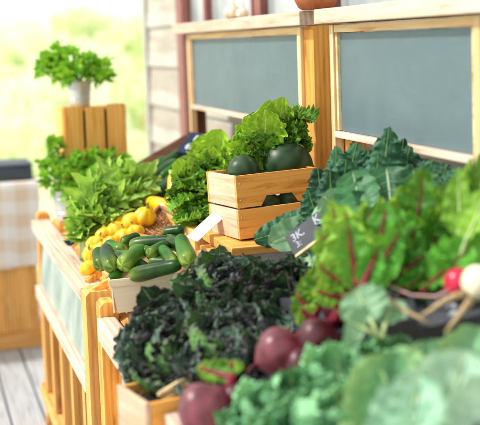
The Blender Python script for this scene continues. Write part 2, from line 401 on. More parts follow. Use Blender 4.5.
def o_ovate(v): return np.clip(np.sin(PI * v ** .72), 0, 1) ** .75
def o_spat(v): return np.clip(.16 * (1 - v) + np.clip(np.sin(PI * v ** 1.7), 0, 1) ** .62, 0, 1.1)
def o_lance(v): return np.clip(np.sin(PI * v ** .85), 0, 1) ** .9
def o_strap(v): return np.clip(np.sin(PI * v ** .8), 0, 1) ** .45
def o_round(v): return np.clip(1 - (2 * v - 1) ** 2, 0, 1) ** .5
def o_kale(v): return np.clip(.10 + .95 * np.clip(np.sin(PI * v ** 1.15), 0, 1) ** .6, 0, 1) * (1 - v ** 14)
LEAF = {
    'ovate': dict(outline=o_ovate, nu=9, nv=18, ruf=(4, .05), blister=(.015, 6), cup=.25),
    'lettuce': dict(outline=o_spat, nu=19, nv=52, ruf=(8.5, .065), rufp=2.4, blister=(.075, 9), cup=.4, lobe=.08, lobef=6),
    'curly': dict(outline=o_kale, nu=11, nv=60, ruf=(8.5, .13), rufp=1.5, blister=(.03, 10), cup=.3, lobe=.16, lobef=6),
    'spire': dict(outline=o_ovate, nu=13, nv=64, ruf=(9, .075), rufp=2.0, blister=(.060, 11), cup=-.25, lobe=.07, lobef=6, twist=.25),
    'frill': dict(outline=o_kale, nu=11, nv=80, ruf=(9.0, .10), rufp=2.2, blister=(.055, 11), cup=.45, lobe=.16, lobef=5.5),
    'frond': dict(outline=o_kale, nu=13, nv=110, ruf=(12.5, .075), rufp=2.6, blister=(.075, 7), cup=.5, lobe=.13, lobef=5.0),
    'fringe': dict(outline=o_kale, nu=11, nv=90, ruf=(10.5, .11), rufp=1.9, blister=(.06, 9), cup=.45, lobe=.12, lobef=5.0),
    'laci': dict(outline=o_strap, nu=13, nv=64, ruf=(8, .065), rufp=2.2, blister=(.060, 11), cup=-.3, lobe=.05, lobef=6, twist=.35),
    'collard': dict(outline=o_round, nu=13, nv=24, ruf=(3.5, .05), blister=(.015, 6), cup=.2, lobe=.04),
    'chard': dict(outline=o_ovate, nu=17, nv=40, ruf=(4.5, .10), blister=(.055, 6), cup=.45, cupp=1.3, lobe=.06),
    'cabbage': dict(outline=o_round, nu=21, nv=44, ruf=(6, .06), rufp=3.0, blister=(.030, 7), cup=.5, lobe=.05),
    'celery': dict(outline=o_lance, nu=5, nv=9, ruf=(3, .06), cup=.3, lobe=.22, lobef=3),
    'herb': dict(outline=o_ovate, nu=5, nv=7, ruf=(2, .10), cup=.3, lobe=.35, lobef=2),
    'tiny': dict(outline=o_ovate, nu=3, nv=5, ruf=(1, .1), cup=.3),
}
def lerp(a, b, t): return tuple(a[i] + (b[i] - a[i]) * t for i in range(3))
def rnd_dir():
    v = Vector(rng.normal(size=3)); return v.normalized()

# ================================================================== camera, light, sky
CAMR = ((0.95885243, -0.28187626, -0.03387912), (0.05867417, 0.07999211, 0.99506714), (-0.27777574, -0.95611037, 0.09323949))
cam_d = bpy.data.cameras.new('camera'); cam = bpy.data.objects.new('camera', cam_d); COL.objects.link(cam)
mt = Matrix(CAMR).transposed().to_4x4(); mt.translation = (0, 0, 1.55); cam.matrix_world = mt
cam_d.sensor_width = 36; cam_d.lens = 84; cam_d.shift_y = -.1385
cam_d.clip_end = 600; cam_d.clip_start = .05
cam_d.dof.use_dof = True; cam_d.dof.focus_distance = 3.05; cam_d.dof.aperture_fstop = 2.5
scene.camera = cam
SUN_EL, SUN_AZ = 46., -72.      # azimuth measured from +Y towards +X
sd = bpy.data.lights.new('sun', 'SUN'); sun = bpy.data.objects.new('sun', sd); COL.objects.link(sun)
sd.energy = 4.2; sd.angle = R(4); sd.color = (1.0, .95, .87)
sdir = Vector((math.sin(R(SUN_AZ)) * math.cos(R(SUN_EL)), math.cos(R(SUN_AZ)) * math.cos(R(SUN_EL)), math.sin(R(SUN_EL))))
sun.rotation_euler = sdir.to_track_quat('Z', 'Y').to_euler(); sun.location = sdir * 20
w = bpy.data.worlds.new('World'); scene.world = w; w.use_nodes = True
nt = w.node_tree; bg = nt.nodes['Background']
sky = nt.nodes.new('ShaderNodeTexSky'); sky.sky_type = 'NISHITA'; sky.sun_disc = False
sky.sun_elevation = R(SUN_EL); sky.sun_rotation = R(SUN_AZ); sky.dust_density = 1.2; sky.air_density = 1.0; sky.ozone_density = 1.0
hs = nt.nodes.new('ShaderNodeHueSaturation'); hs.inputs['Saturation'].default_value = .45
nt.links.new(sky.outputs[0], hs.inputs['Color'])
wm = nt.nodes.new('ShaderNodeMix'); wm.data_type = 'RGBA'; wm.blend_type = 'MULTIPLY'; wm.inputs[0].default_value = 1
wm.inputs[7].default_value = (1.0, .98, .93, 1)
veil = nt.nodes.new('ShaderNodeMix'); veil.data_type = 'RGBA'; veil.inputs[0].default_value = .62
veil.inputs[7].default_value = (10.6, 10.7, 10.8, 1)      # thin bright cloud veil over the blue
nt.links.new(hs.outputs[0], veil.inputs[6])
nt.links.new(veil.outputs[2], wm.inputs[6]); nt.links.new(wm.outputs[2], bg.inputs['Color'])
bg.inputs['Strength'].default_value = .15
scene.view_settings.view_transform = 'Standard'; scene.view_settings.look = 'None'; scene.view_settings.exposure = 0
scene.cycles.use_denoising = True
scene.cycles.max_bounces = 8

# ================================================================== setting
# ---- ground: one undulating sheet to the horizon
mb = MB(); n = 60
xs = np.concatenate([-np.geomspace(400, 4, 24), np.linspace(-3, 3, 9), np.geomspace(4, 400, 24)])
ys = np.concatenate([np.linspace(-8, 5, 4), np.geomspace(6.5, 420, 44)])
vs = [(x, y, -.42 + .25 * math.sin(x * .13 + 1) * math.sin(y * .11) * min(1, max(0, (abs(y) - 8) / 20))) for y in ys for x in xs]
k = len(xs)
mb.add(vs, [(j * k + i, j * k + i + 1, (j + 1) * k + i + 1, (j + 1) * k + i) for j in range(len(ys) - 1) for i in range(k - 1)])
tag(mb.build('meadow_ground', M['soil']), kind='structure')
# ---- porch deck
mb = MB(); x = -2.4
edges = [.458 + .1395 * i for i in range(-20, 7)]
for i, x in enumerate(edges[:-1]):
    y0 = rng.uniform(-.02, .02)
    mb.box(x + .004, x + .1345, -.8 + y0, 6.9, -.038, rng.uniform(-.002, .002), .004)
deck = mb.build('porch_deck', wood('y', 'grey'), smooth=False); tag(deck, kind='structure')
mb = MB()
for y in np.linspace(-.7, 6.8, 8): mb.box(-2.3, 1.25, y - .03, y + .03, -.40, -.041, .004)
tag(mb.build('porch_joists', wood('x', 'dark'), smooth=False), kind='structure')
# ---- tall grass of the meadow
mb = MB()
for i in range(5200):
    t = rng.uniform(0, 1); y = 9 + 34 * t ** 1.5; x = rng.uniform(.0, .27) * y + rng.uniform(-.5, .5)
    h = rng.uniform(.18, .6); dx, dy = rng.normal(0, .12, 2)
    wd = rng.uniform(.025, .06) * (1 + y * .02)
    mb.add([(x - wd, y, -.5), (x + wd, y, -.5), (x + dx + wd * .4, y + dy, -.45 + h * .7), (x + dx * 1.6, y + dy * 1.6, -.45 + h)], [(0, 1, 2), (0, 2, 3)], [(0, 0), (1, 0), (.8, .7), (.5, 1)], random.random())
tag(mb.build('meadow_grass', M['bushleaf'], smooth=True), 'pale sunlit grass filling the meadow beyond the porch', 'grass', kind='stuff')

# ---- bushes of the garden
def bush(name, label, group, seeds, loc, rx, rz, nleaf, ls, bmat='bushleaf'):
    t = thing(name, label, 'bush', loc, group)
    mb = MB(); lv = MB(); L = Vector(loc)
    for i in range(7):
        a = rng.uniform(0, 6.28); tip = L + Vector((math.cos(a) * rx * .6, math.sin(a) * rx * .6, rz * rng.uniform(.8, 1.5)))
        mb.tube([L + Vector((0, 0, -.1)), L.lerp(tip, .5) + Vector((0, 0, rz * .15)), tip], [.04, .025, .008], 5)
    blobs = [(Vector((rng.normal(0, .42) * rx, rng.normal(0, .4) * rx, rz * rng.uniform(.35, 1.45))), rng.uniform(.3, .55)) for _ in range(9)]
    for i in range(nleaf):
        c, r = blobs[i % 9]
        p = L + c + rnd_dir() * r * min(rx, rz) * rng.uniform(.3, 1.05)
        d = (rnd_dir() + Vector((0, 0, .5))).normalized(); s = ls * rng.uniform(.6, 1.4)
        lv.leaf(p, p + d * s, rnd_dir(), s * .6, 'tiny')
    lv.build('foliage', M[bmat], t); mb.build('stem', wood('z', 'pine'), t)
    return t
BL = 'pale overexposed leafy bush blurred in the meadow beyond the porch'; BG = 'blurred pale bushes in the meadow'
b0 = bush('garden_bush', BL, BG, 1, (1.9, 19, -.45), 1.2, .9, 900, .17)
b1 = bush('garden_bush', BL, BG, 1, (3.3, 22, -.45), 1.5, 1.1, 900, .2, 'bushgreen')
for i, (f, y, s) in enumerate([(.055, 26, 1.3), (.10, 28, 1.2), (.145, 30, 1.45), (.19, 27, 1.25), (.225, 32, 1.5), (.08, 36, 1.8), (.125, 40, 1.9), (.17, 38, 1.8), (.21, 43, 2.0), (.06, 46, 2.1),
                                (.09, 15, .55), (.17, 16, .6), (.125, 13, .42), (.20, 14, .5), (.065, 12.5, .4), (.15, 19, .8), (.215, 19, .8), (.04, 20, .9)]):
    dup((b0, b1)[i % 3 == 1], (f * y, y, -.47), (0, 0, i * 1.7), s)

# ---- shop building behind the stands
shop = thing('shop_building', 'cream clapboard shop wall with faded red window frames behind the stands', 'building', (1.32, 4, 0))
mb = MB()
WX = 1.32
zb = [-.3 + .216 * i for i in range(0, 17)]
wy0, wy1 = .6, 5.33                     # window strip
for i, z in enumerate(zb):
    z1 = z + .214
    def board(ya, yb, za, zt):
        mb.prism([(WX - .020, za), (WX + .03, za), (WX + .03, zt), (WX - .004, zt)], 'y', ya, yb)
    if z1 <= 1.45 or z >= 2.3: board(.2, 6.30, z, z1)
    else:
        board(5.46, 6.30, z, z1)
        if z < 1.45: board(.2, 5.32, z, 1.45)
        if z1 > 2.3: board(.2, 5.32, 2.3, z1)
mb.build('siding', wood('y', 'weathered'), shop, smooth=False)
mb = MB(); mb.box(WX - .03, WX + .05, 6.302, 6.37, -.3, 3.3, .004); mb.build('corner_board', M['siding'], shop, smooth=False)
mb = MB(); mb.box(WX - .045, WX + .02, 5.325, 5.455, 0, 3.2, .005); mb.build('red_casing', M['redtrim'], shop, smooth=False)
ymul = [5.32, 4.93, 4.19, 4.11, 3.36, 2.62, 1.9, 1.2, .6]
for a, b_ in zip(ymul[1:], ymul[:-1]):
    if b_ - a < .1: continue
    wn = MB(); wn.box(WX - .035, WX + .02, a + .0, a + .022, 1.45, 2.3, .004)
    wn.box(WX - .035, WX + .02, b_ - .022, b_ - .001, 1.45, 2.3, .004)
    wn.box(WX - .03, WX + .02, a + .023, b_ - .023, 1.452, 1.50, .004); wn.box(WX - .03, WX + .02, a + .023, b_ - .023, 2.25, 2.298, .004)
    fr = wn.build('window', M['redtrim'], shop, smooth=False)
    pn = MB(); pn.box(WX - .004, WX + .004, a + .023, b_ - .023, 1.501, 2.249, 0); pn.build('pane', M['glass'], fr, smooth=False)
mb = MB(); mb.box(WX - .03, WX + .02, 4.112, 4.188, 1.45, 2.3, .004); mb.build('red_mullion', M['redtrim'], shop, smooth=False)
mb = MB(); mb.box(WX + .06, WX + .1, .2, 6.36, -.3, 3.3, 0); mb.box(WX + .06, WX + 2.5, 6.30, 6.36, -.3, 3.3, 0); mb.build('inner_wall', M['siding'], shop, smooth=False)

# ================================================================== produce stands
def stand(label, y0, y1, xf, zt, board_spans, near, yb1):
    t = thing('produce_stand', label, 'display stand', (xf, y0, 0), 'wooden stands with chalkboard backs')
    xb = 1.13
    pw = .05
    # posts: front pair, back pair
    def post(x0, x1, ya, yb, z1, wd):
        m = MB()
        m.prism([(x0, 0), (x1, 0), (x1, z1 - .012), (x1 - .012, z1), (x0 + .012, z1), (x0, z1 - .012)], 'y', ya, yb)
        m.build('post', wd, t, smooth=False)
    post(xf + (.004 if near else -.020), xf + .054, y0, y0 + .09, zt + .004, wood('z', 'orange', True) if near else wood('z', 'pine'))
    post(xf + .004, xf + .054, y1 - .07, y1, zt + .026, wood('z', 'orange'))
    post(xb, xb + .062, y0 + .0, y0 + .085, 1.588, wood('z', 'orange'))
    if near: post(xb + .018, xb + .06, yb1 - .17, yb1 - .10, 1.588, wood('z', 'pine'))
    else: post(xb, xb + .062, yb1 - .085, yb1, 1.588, wood('z', 'dark'))  # far back post in dark wood: its shade is painted in
    # side: rails, slats, teal panel
    def rail(za, zb_, dx=0., tone='white', inset=.0):
        m = MB(); m.box(xf + dx - (.002 if near else .022), xf + dx + .048, y0 + .091 - inset, y1 - .071, za, zb_, .004); m.build('rail', wood('y', tone), t, smooth=False)
    if not near:
        rail(zt - .042, zt); rail(.545, .595, .002); rail(.14, .19, .002, 'pine')
        m = MB(); m.prism([(xf + .002, .600), (xf + .008, .600), (xf + .030, zt - .045), (xf + .024, zt - .045)], 'y', y0 + .092, y1 - .072)
        m.build('side_panel', M['tarp'], t, smooth=False)
    else:
        rail(zt - .075, zt - .012, -.004)
        rail(.50, .55, .056); rail(.12, .17, .056, 'pine')
        m = MB(); m.box(xf + .075, xf + .085, y0 + .092, y1 - .072, .552, zt - .078, .001); m.build('side_panel', wood('y', 'pale'), t, smooth=False)
    nsl = 5 if not near else 5
    for i in range(nsl):
        yy = y0 + .09 + (y1 - y0 - .16) * (i + .5) / nsl
        dx_ = .056 if near else -.016
        m = MB(); m.box(xf + .006 + dx_, xf + .044 + dx_, yy - .026, yy + .026, .192 if not near else .172, .543 if not near else .498, .004)
        m.build('slat', wood('z', 'pine'), t, smooth=False)
    # tiered shelf boards
    m = MB(); m.prism([(xf + .056, zt - .05), (xf + .30, zt + .055), (xf + .30, zt + .080), (xf + .056, zt - .025)], 'y', y0 + .01, y1 - .01)
    m.build('front_shelf', wood('y', 'pine'), t, smooth=False)
    m = MB(); m.box(xf + .302, xf + .32, y0 + .01, y1 - .01, zt - .05, zt + .129, .003); m.box(xf + .302, xb - .002, y0 + .01, y1 - .01, zt + .13, zt + .15, .003)
    m.build('back_shelf', wood('y', 'pine'), t, smooth=False)
    m = MB(); m.box(xf + .32, xb - .002, y0 + .012, y0 + .03, .3, zt + .128, .003); m.build('end_panel', wood('x', 'pine'), t, smooth=False)
    if near:
        m = MB(); m.prism([(xf + .06, zt - .022), (xf + .298, zt + .083), (xf + .298, zt + .153), (xb - .004, zt + .153), (xb - .004, zt + .1565), (xf + .294, zt + .1565), (xf + .294, zt + .088), (xf + .06, zt - .018)], 'y', y0 + .012, y1 - .2)
        m.build('gap_shade_sheet', M['slate'], t, smooth=False)  # dark sheet added as the shade in gaps between the heaped produce
    # chalkboard back
    for (ya, yb) in board_spans:
        f = MB()
        f.box(xb - .012, xb + .014, ya - .004, ya + .026, 1.20 if near else 0.95, 1.586, .003); f.build('board_stile', wood('z', 'pale'), t, smooth=False)
        f = MB(); f.box(xb - .012, xb + .014, yb - .030, yb - .004, 1.20 if near else .95, 1.586, .003); f.build('board_stile', wood('z', 'pale'), t, smooth=False)
        f = MB(); f.box(xb - .016, xb + .01, ya + .028, yb - .032, 1.276, 1.293, .003); f.build('bottom_rail', wood('y', 'white'), t, smooth=False)
        f = MB(); f.box(xb - .009, xb + .012, ya + .028, yb - .032, 1.564, 1.586, .003)
        f.box(xb - .006, xb + .012, ya + .030, ya + .044, 1.295, 1.563, .002); f.box(xb - .006, xb + .012, yb - .048, yb - .034, 1.295, 1.563, .002)
        f.build('inner_trim', wood('y', 'pale'), t, smooth=False)
        f = MB(); f.box(xb + .002, xb + .010, ya + .045, yb - .049, 1.294, 1.563, 0); f.build('chalkboard', M['chalk'], t, smooth=False)
    m = MB(); m.box(xb - .042, xb + .10, y0 - .0, yb1 + (-.055 if near else .05), 1.590, 1.631, .004); m.build('ledge', wood('y', 'white'), t, smooth=False)
    return t
stand('far produce stand with slatted side, pale teal panel and left chalkboard', 3.085, 4.60, .452, .86, [(3.172, 4.60)], False, 4.685)
stand('near produce stand with ringed post grain and right chalkboard', 1.05, 3.02, .446, .835, [(2.07, 2.93), (1.15, 2.03)], True, 3.02)

# ================================================================== far-left counter, cloth, box
ct = thing('counter', 'low pine counter with plank front standing behind the stands on the deck', 'counter', (0, 6.1, 0))
m = MB()
for i in range(9): m.box(-.80 + i * .152, -.80 + i * .152 + .150, 5.80, 5.822, .092, .845, .002)
m.build('front_panel', wood('z', 'pine'), ct, smooth=False)
m = MB(); m.box(-.82, .578, 5.785, 5.83, .003, .09, .003); m.build('kick_board', wood('x', 'pine'), ct, smooth=False)
m = MB(); m.box(-.82, .575, 5.80, 6.45, .847, .864, .003); m.build('counter_top', wood('x', 'pale'), ct, smooth=False)
m = MB(); m.box(.552, .572, 5.832, 6.44, .0, .845, .003); m.box(-.82, -.802, 5.832, 6.44, .0, .845, .003); m.build('side_panel', wood('y', 'pine'), ct, smooth=False)
# cloth: draped sheet
m = MB(); path = [(5.772, .434), (5.776, .60), (5.782, .78), (5.790, .858), (5.80, .869), (5.83, .870), (6.1, .870), (6.46, .870), (6.475, .86), (6.48, .6)]
xs_ = np.linspace(-.85, .597, 40); vs = []
for (y, z) in path:
    for i, x in enumerate(xs_):
        f = max(0, (.86 - z)) / .43
        vs.append((x, y - f * .012 * math.sin(x * 21) - f * .008 * math.sin(x * 47 + 1) , z + .004 * f * math.sin(x * 13)))
k = len(xs_)
m.add(vs, [(j * k + i, j * k + i + 1, (j + 1) * k + i + 1, (j + 1) * k + i) for j in range(len(path) - 1) for i in range(k - 1)])
tag(m.build('tablecloth', M['gingham']), 'tan and white gingham cloth draped over the counter front', 'tablecloth')
bx = thing('storage_box', 'dark slate flat box lying on the gingham cloth', 'box', (0, 5.95, .872))
m = MB(); m.box(-.45, .575, 5.84, 6.15, .872, .942, .012); m.build('body', M['navybox'], bx, smooth=False)
m = MB(); m.box(-.452, .577, 5.838, 6.152, .9425, .957, .006); m.build('lid', M['navybox'], bx, smooth=False)

# ================================================================== pedestal, buckets and herbs
pd = thing('slatted_pedestal', 'tall orange slatted wooden box holding up the upper herb bucket', 'wooden box', (.70, 4.6, .88))
def slatbox(t, x0, x1, y0, y1, z0, z1, ns, tone, gap=.006, th=.014):
    wdt = (x1 - x0) / ns
    for i in range(ns):
        m = MB(); dz = [0, -.006, .003, -.003][i % 4]; m.box(x0 + i * wdt + gap / 2, x0 + (i + 1) * wdt - gap / 2, y0 - [0, .004, .001, .006][i % 4], y0 + th, z0, z1 + dz, .003); m.build('slat', wood('z', tone), t, smooth=False)
    for i in range(ns):
        m = MB(); wy = (y1 - y0 - th) / ns; m.box(x0, x0 + th, y0 + th + .002 + i * wy, y0 + th + (i + 1) * wy - .002, z0, z1 - .004, .003); m.build('side_slat', wood('z', tone), t, smooth=False)
        m = MB(); m.box(x1 - th, x1, y0 + th + .002 + i * wy, y0 + th + (i + 1) * wy - .002, z0, z1 - .004, .003); m.build('side_slat', wood('z', tone), t, smooth=False)
    m = MB(); m.box(x0 + th + .002, x1 - th - .002, y0 + th + .002, y1 - .002, z1 - .022, z1 - .010, .002); m.build('top_board', wood('x', tone), t, smooth=False)
    m = MB(); m.box(x0 + th + .002, x1 - th - .002, y1 - th, y1, z0, z1 - .024, .002); m.build('back_board', wood('z', tone), t, smooth=False)
slatbox(pd, .572, .832, 4.50, 4.70, .93, 1.312, 3, 'lit_honey', .012)
m = MB(); m.box(.56, .85, 4.48, 4.72, .893, .926, .004); m.build('foot_board', wood('x', 'pine'), pd, smooth=False)
lb = thing('low_box', 'small orange wooden box under the lower herb bucket', 'wooden box', (.565, 4.35, .82))
m = MB()
slatbox(lb, .506, .63, 4.27, 4.455, .80, .878, 2, 'orange', .008)

def bucket(name, label, loc, r, h, tilt):
    t = thing(name, label, 'bucket', loc)
    L = Vector(loc)
    m = MB(); m.lathe([(0, .002), (r * .80, .002), (r * .81, .0), (r * .83, .004), (r * .9, h * .45), (r * 1.0, h * .97), (r * 1.03, h * .985), (r * 1.03, h), (r * .985, h), (r * .80, .01), (0, .01)], 32, L)
    m.build('pail', M['galv'], t)
    m = MB()
    for zz in (.3, .72):
        m.lathe([(r * (.84 + .16 * zz), h * zz - .003), (r * (.84 + .16 * zz) + .003, h * zz), (r * (.84 + .16 * zz), h * zz + .003)], 32, L)
    m.build('rib', M['galv'], t)
    m = MB(); m.tube([L + Vector((r * 1.03 * math.cos(a), r * .3 - abs(math.sin(a)) * 0, h * .93 - math.sin(a) * h * .45)) for a in np.linspace(0, PI, 13)], .0025, 6); m.build('handle', M['galv'], t)
    return t
bucket('herb_bucket', 'small galvanised bucket on top of the slatted pedestal', (.655, 4.57, 1.304), .048, .105, 0)
bucket('herb_bucket', 'galvanised bucket on the low box at the far stand corner', (.567, 4.36, .871), .066, .125, 0)

def herb(name, label, base, blobs, nleaf, ls, mat, group='bunches of green herbs in buckets'):
    t = thing(name, label, 'herb bunch', base, group)
    lv = MB(); st = MB(); B = Vector(base)
    for i in range(nleaf):
        c, r = blobs[i % len(blobs)]; c = Vector(c)
        q = rnd_dir() * (rng.uniform(.35, 1.0) ** .6); p = c + Vector((q.x * r[0], q.y * r[0], q.z * r[1]))
        d = ((p - c).normalized() * .8 + rnd_dir() * .6 + Vector((0, 0, .15))).normalized(); s = ls * rng.uniform(.6, 1.35)
        nrm = (Vector((-.3, -.4, 1)) + rnd_dir() * .8)
        lv.leaf(p, p + d * s, nrm, s * .58, 'herb', arch=.1)
        side = d.cross(nrm).normalized()
        for sg in (-1, 1):
            dd = (d * .55 + side * sg * .8).normalized(); lv.leaf(p, p + dd * s * .72, nrm, s * .4, 'herb', arch=.1)
        if i % 6 == 0:
            mid = B.lerp(p, .5) + Vector((0, 0, .02)); st.tube([B + rnd_dir() * .015, mid, p], [.0022, .0018, .001], 5, False)
    lv.build('leaves', mat, t); st.build('stems', M['herb_stem'], t)
    return t
herb('parsley_bunch', 'bright parsley bunch spilling from the bucket on the pedestal', (.655, 4.57, 1.36),
     [((0.551, 4.592, 1.475), (.045, .035)), ((0.605, 4.575, 1.465), (.055, .05)), ((0.656, 4.531, 1.488), (.06, .05)), ((0.710, 4.545, 1.469), (.065, .055)), ((0.731, 4.483, 1.437), (.045, .045)), ((0.571, 4.642, 1.515), (.03, .04)), ((0.529, 4.649, 1.467), (.03, .02)), ((0.635, 4.511, 1.433), (.05, .03))], 220, .042, M['parsley'])
herb('mint_bunch', 'deep green herb bunch in the bucket at the far stand corner', (.567, 4.36, .95),
     [((0.530, 4.346, 1.037), (.06, .05)), ((0.577, 4.336, 1.074), (.07, .055)), ((0.645, 4.369, 1.086), (.07, .06)), ((0.697, 4.353, 1.072), (.07, .06)), ((0.594, 4.252, 1.020), (.06, .05)), ((0.513, 4.385, 1.065), (.05, .05)), ((0.745, 4.394, 1.097), (.06, .05)), ((0.659, 4.254, 1.019), (.06, .06)), ((0.540, 4.510, 1.139), (.03, .05))], 340, .036, M['herb'])

# ================================================================== celery
def celery(label, base, tips, seed):
    t = thing('celery_bunch', label, 'celery', base, 'celery bunches beside the yellow squash')
    lv = MB(); st = MB(); B = Vector(base)
    for tip in tips:
        T_ = Vector(tip); ax = (T_ - B).normalized()
        for k in range(5):
            b0_ = B + rnd_dir() * .016; e = T_ + rnd_dir() * .03
            mid = b0_.lerp(e, .45) + Vector((0, 0, .03)) + rnd_dir() * .008
            st.tube([b0_, mid, e], [.0075, .0055, .0025], 7)
            for q in range(7):
                f = rng.uniform(.45, 1.05); p = b0_.lerp(mid, f * 2) if f < .5 else mid.lerp(e, (f - .5) * 2)
                d = (ax * .7 + rnd_dir() * .8 + Vector((-.1, -.1, .1))).normalized(); s = rng.uniform(.055, .095)
                nrm = Vector((-.4, -.5, .9)) + rnd_dir() * .7
                lv.leaf(p, p + d * s, nrm, s * .38, 'celery', arch=rng.uniform(-.05, .2))
                sd_ = d.cross(nrm).normalized()
                for sg in (-1, 1):
                    if rng.random() < .75: lv.leaf(p, p + (d * .6 + sd_ * sg * .7).normalized() * s * .75, nrm, s * .28, 'celery', arch=.1)
    lv.build('leaves', M['celery_leaf'], t); st.build('stalks', M['stalk'], t)
celery('leftmost celery bunch with pale stalks standing on the front rail side', (0.506, 3.571, 0.856), [(0.540, 3.610, 1.035), (0.513, 3.581, 0.972), (0.572, 3.657, 1.070)], 1)
celery('celery bunch just right of the pale stalks, over the yellow squash', (0.561, 3.662, 0.875), [(0.609, 3.698, 1.069), (0.630, 3.636, 1.025), (0.565, 3.548, 1.009)], 2)
celery('topmost leafy celery bunch against the wooden pedestal', (0.616, 3.784, 0.902), [(0.684, 3.837, 1.110), (0.706, 3.776, 1.080), (0.657, 3.894, 1.078)], 3)
celery('rightmost celery bunch leaning towards the zucchini', (0.629, 3.730, 0.920), [(0.715, 3.718, 1.052), (0.733, 3.769, 1.086), (0.677, 3.674, 1.020)], 4)

# ================================================================== vegetables
def capsule(length, r, bend, n=18, rings=16, taper=.12, seed=0):
    m = MB(); pts = []; rad = []
    for i in range(rings + 1):
        s = i / rings; x = (s - .5) * length
        e = 1 - abs(2 * s - 1) ** 6; e = max(e, 0) ** .5
        rr = r * e * (1 - taper * math.cos(s * PI)) * (1 + .02 * math.sin(s * 9 + seed))
        pts.append(Vector((x, bend * length * (1 - (2 * s - 1) ** 2), 0))); rad.append(max(rr, .0006))
    m.tube(pts, rad, n)
    return m
def place_along(o, a, b_, roll=0.):
    a, b_ = Vector(a), Vector(b_); d = (b_ - a)
    q = d.to_track_quat('X', 'Z'); o.rotation_mode = 'QUATERNION'
    from mathutils import Quaternion
    o.rotation_quaternion = q @ Quaternion((1, 0, 0), roll); o.location = (a + b_) / 2
    return d.length
cuke_protos = {}
def cuke(a, b_, r, label, mat='cuke', bend=.04, name='cucumber', cat='cucumber', group='small cucumbers in the wooden punnet', roll=0., stem=False):
    L = (Vector(b_) - Vector(a)).length
    m = capsule(L, r, bend, seed=len(bpy.data.objects))
    o = m.build(name, M[mat], None, local=True); place_along(o, a, b_, roll); tag(o, label, cat, group)
    if stem:
        s = MB(); s.tube([(-L / 2 + .004, 0, 0), (-L / 2 - .008, 0, .001), (-L / 2 - .02, .002, .004)], [r * .5, r * .36, r * .42], 6); s.build('stem', M['yellow_green'], o, local=True)
    return o
def punnet():
    t = thing('punnet', 'cream wooden punnet heaped with small cucumbers', 'basket', (.622, 2.972, .862), rot=(R(0), R(-3), R(-11)))
    w_, d_, h = .125, .15, .086
    for (sx, sy) in ((0, -1), (0, 1), (-1, 0), (1, 0)):
        m = MB()
        if sy: m.prism([(-w_ * .93, 0), (w_ * .93, 0), (w_, h), (-w_, h)], 'y', sy * d_ - .003, sy * d_ + .003)
        else: m.prism([(-d_ * .99, 0), (d_ * .99, 0), (d_ * .99, h), (-d_ * .99, h)], 'x', sx * w_ - .002, sx * w_ + .002)
        m.build('side', wood('x' if sy else 'y', 'basswood'), t, smooth=False, local=True)
        m = MB()
        if sy: m.box(-w_ - .006, w_ + .006, sy * (d_ + .0055) - .003, sy * (d_ + .0055) + .003, h - .016, h + .004, .002)
        else: m.box(sx * (w_ + .0045) - .0025, sx * (w_ + .0045) + .0025, -d_ - .002, d_ + .002, h - .016, h + .004, .002)
        m.build('rim', wood('x' if sy else 'y', 'basswood'), t, smooth=False, local=True)
    m = MB(); m.box(-w_ * .95, w_ * .95, -d_ + .004, d_ - .004, 0, .004, 0); m.build('base', wood('x', 'basswood'), t, smooth=False, local=True)
punnet()
CK = [((0.483, 3.007, 1.005), (0.477, 2.859, 0.972), .0205, 'dark cucumber standing steeply in the left corner of the punnet', 'cuke'),
      ((0.474, 2.858, 0.949), (0.517, 2.950, 0.954), .0200, 'cucumber lying end on at the front left corner of the punnet', 'cuke_light'),
      ((0.576, 2.917, 1.007), (0.494, 2.834, 0.981), .0215, 'pale ended cucumber slanting over the middle of the punnet', 'cuke_light'),
      ((0.621, 2.694, 1.000), (0.513, 2.826, 0.954), .0185, 'long dark cucumber along the front rim of the punnet', 'cuke'),
      ((0.664, 2.893, 1.025), (0.543, 2.989, 1.003), .0190, 'long dark cucumber across the back of the heap', 'cuke'),
      ((0.643, 2.798, 1.053), (0.636, 2.670, 1.004), .0210, 'upright cucumber with yellowish tip at the right end of the punnet', 'cuke_light'),
      ((0.598, 2.829, 1.023), (0.609, 2.718, 0.992), .0160, 'light green cucumber lying between the middle and right ones', 'cuke_light'),
      ((0.629, 2.882, 1.019), (0.567, 2.836, 1.000), .0185, 'dark cucumber beneath the long one at the back', 'cuke'),
      ((0.465, 3.052, 0.988), (0.460, 2.967, 0.954), .0190, 'cucumber half hidden at the far left edge of the punnet', 'cuke'),
      ((0.496, 3.086, 0.999), (0.533, 3.011, 0.984), .0180, 'light cucumber peeping over the left back of the heap', 'cuke_light'),
      ((0.690, 2.950, 1.042), (0.645, 3.004, 1.026), .0170, 'dark cucumber at the very back right of the punnet', 'cuke'),
      ((0.590, 3.081, 1.012), (0.533, 3.054, 0.996), .0170, 'bluish dark cucumber at the back left beside the squash', 'cuke'),
      ((0.567, 2.832, 0.959), (0.524, 2.909, 0.975), .0180, 'cucumber buried in the centre of the heap', 'cuke'),
      ((0.629, 2.795, 0.986), (0.572, 2.853, 0.981), .0180, 'cucumber buried under the light green one', 'cuke'),
      ((0.544, 2.850, 0.968), (0.490, 2.961, 0.980), .0185, 'dark cucumber under the pale ended one at the left', 'cuke'),
      ((0.660, 2.810, 1.013), (0.637, 2.943, 1.019), .0180, 'dark cucumber behind the upright yellowish tipped one', 'cuke'),
      ((0.497, 3.000, 0.980), (0.543, 2.924, 0.981), .0180, 'cucumber wedged behind the steep dark one at the left', 'cuke_light'),
      ((0.578, 2.875, 1.003), (0.546, 2.966, 0.990), .0175, 'light cucumber in the middle of the heap below the long back one', 'cuke_light')]
for a, b_, r, lab, mt_ in CK: cuke(a, b_, r * 1.06, lab, mt_, bend=rng.uniform(-.05, .05), roll=rng.uniform(0, 6))

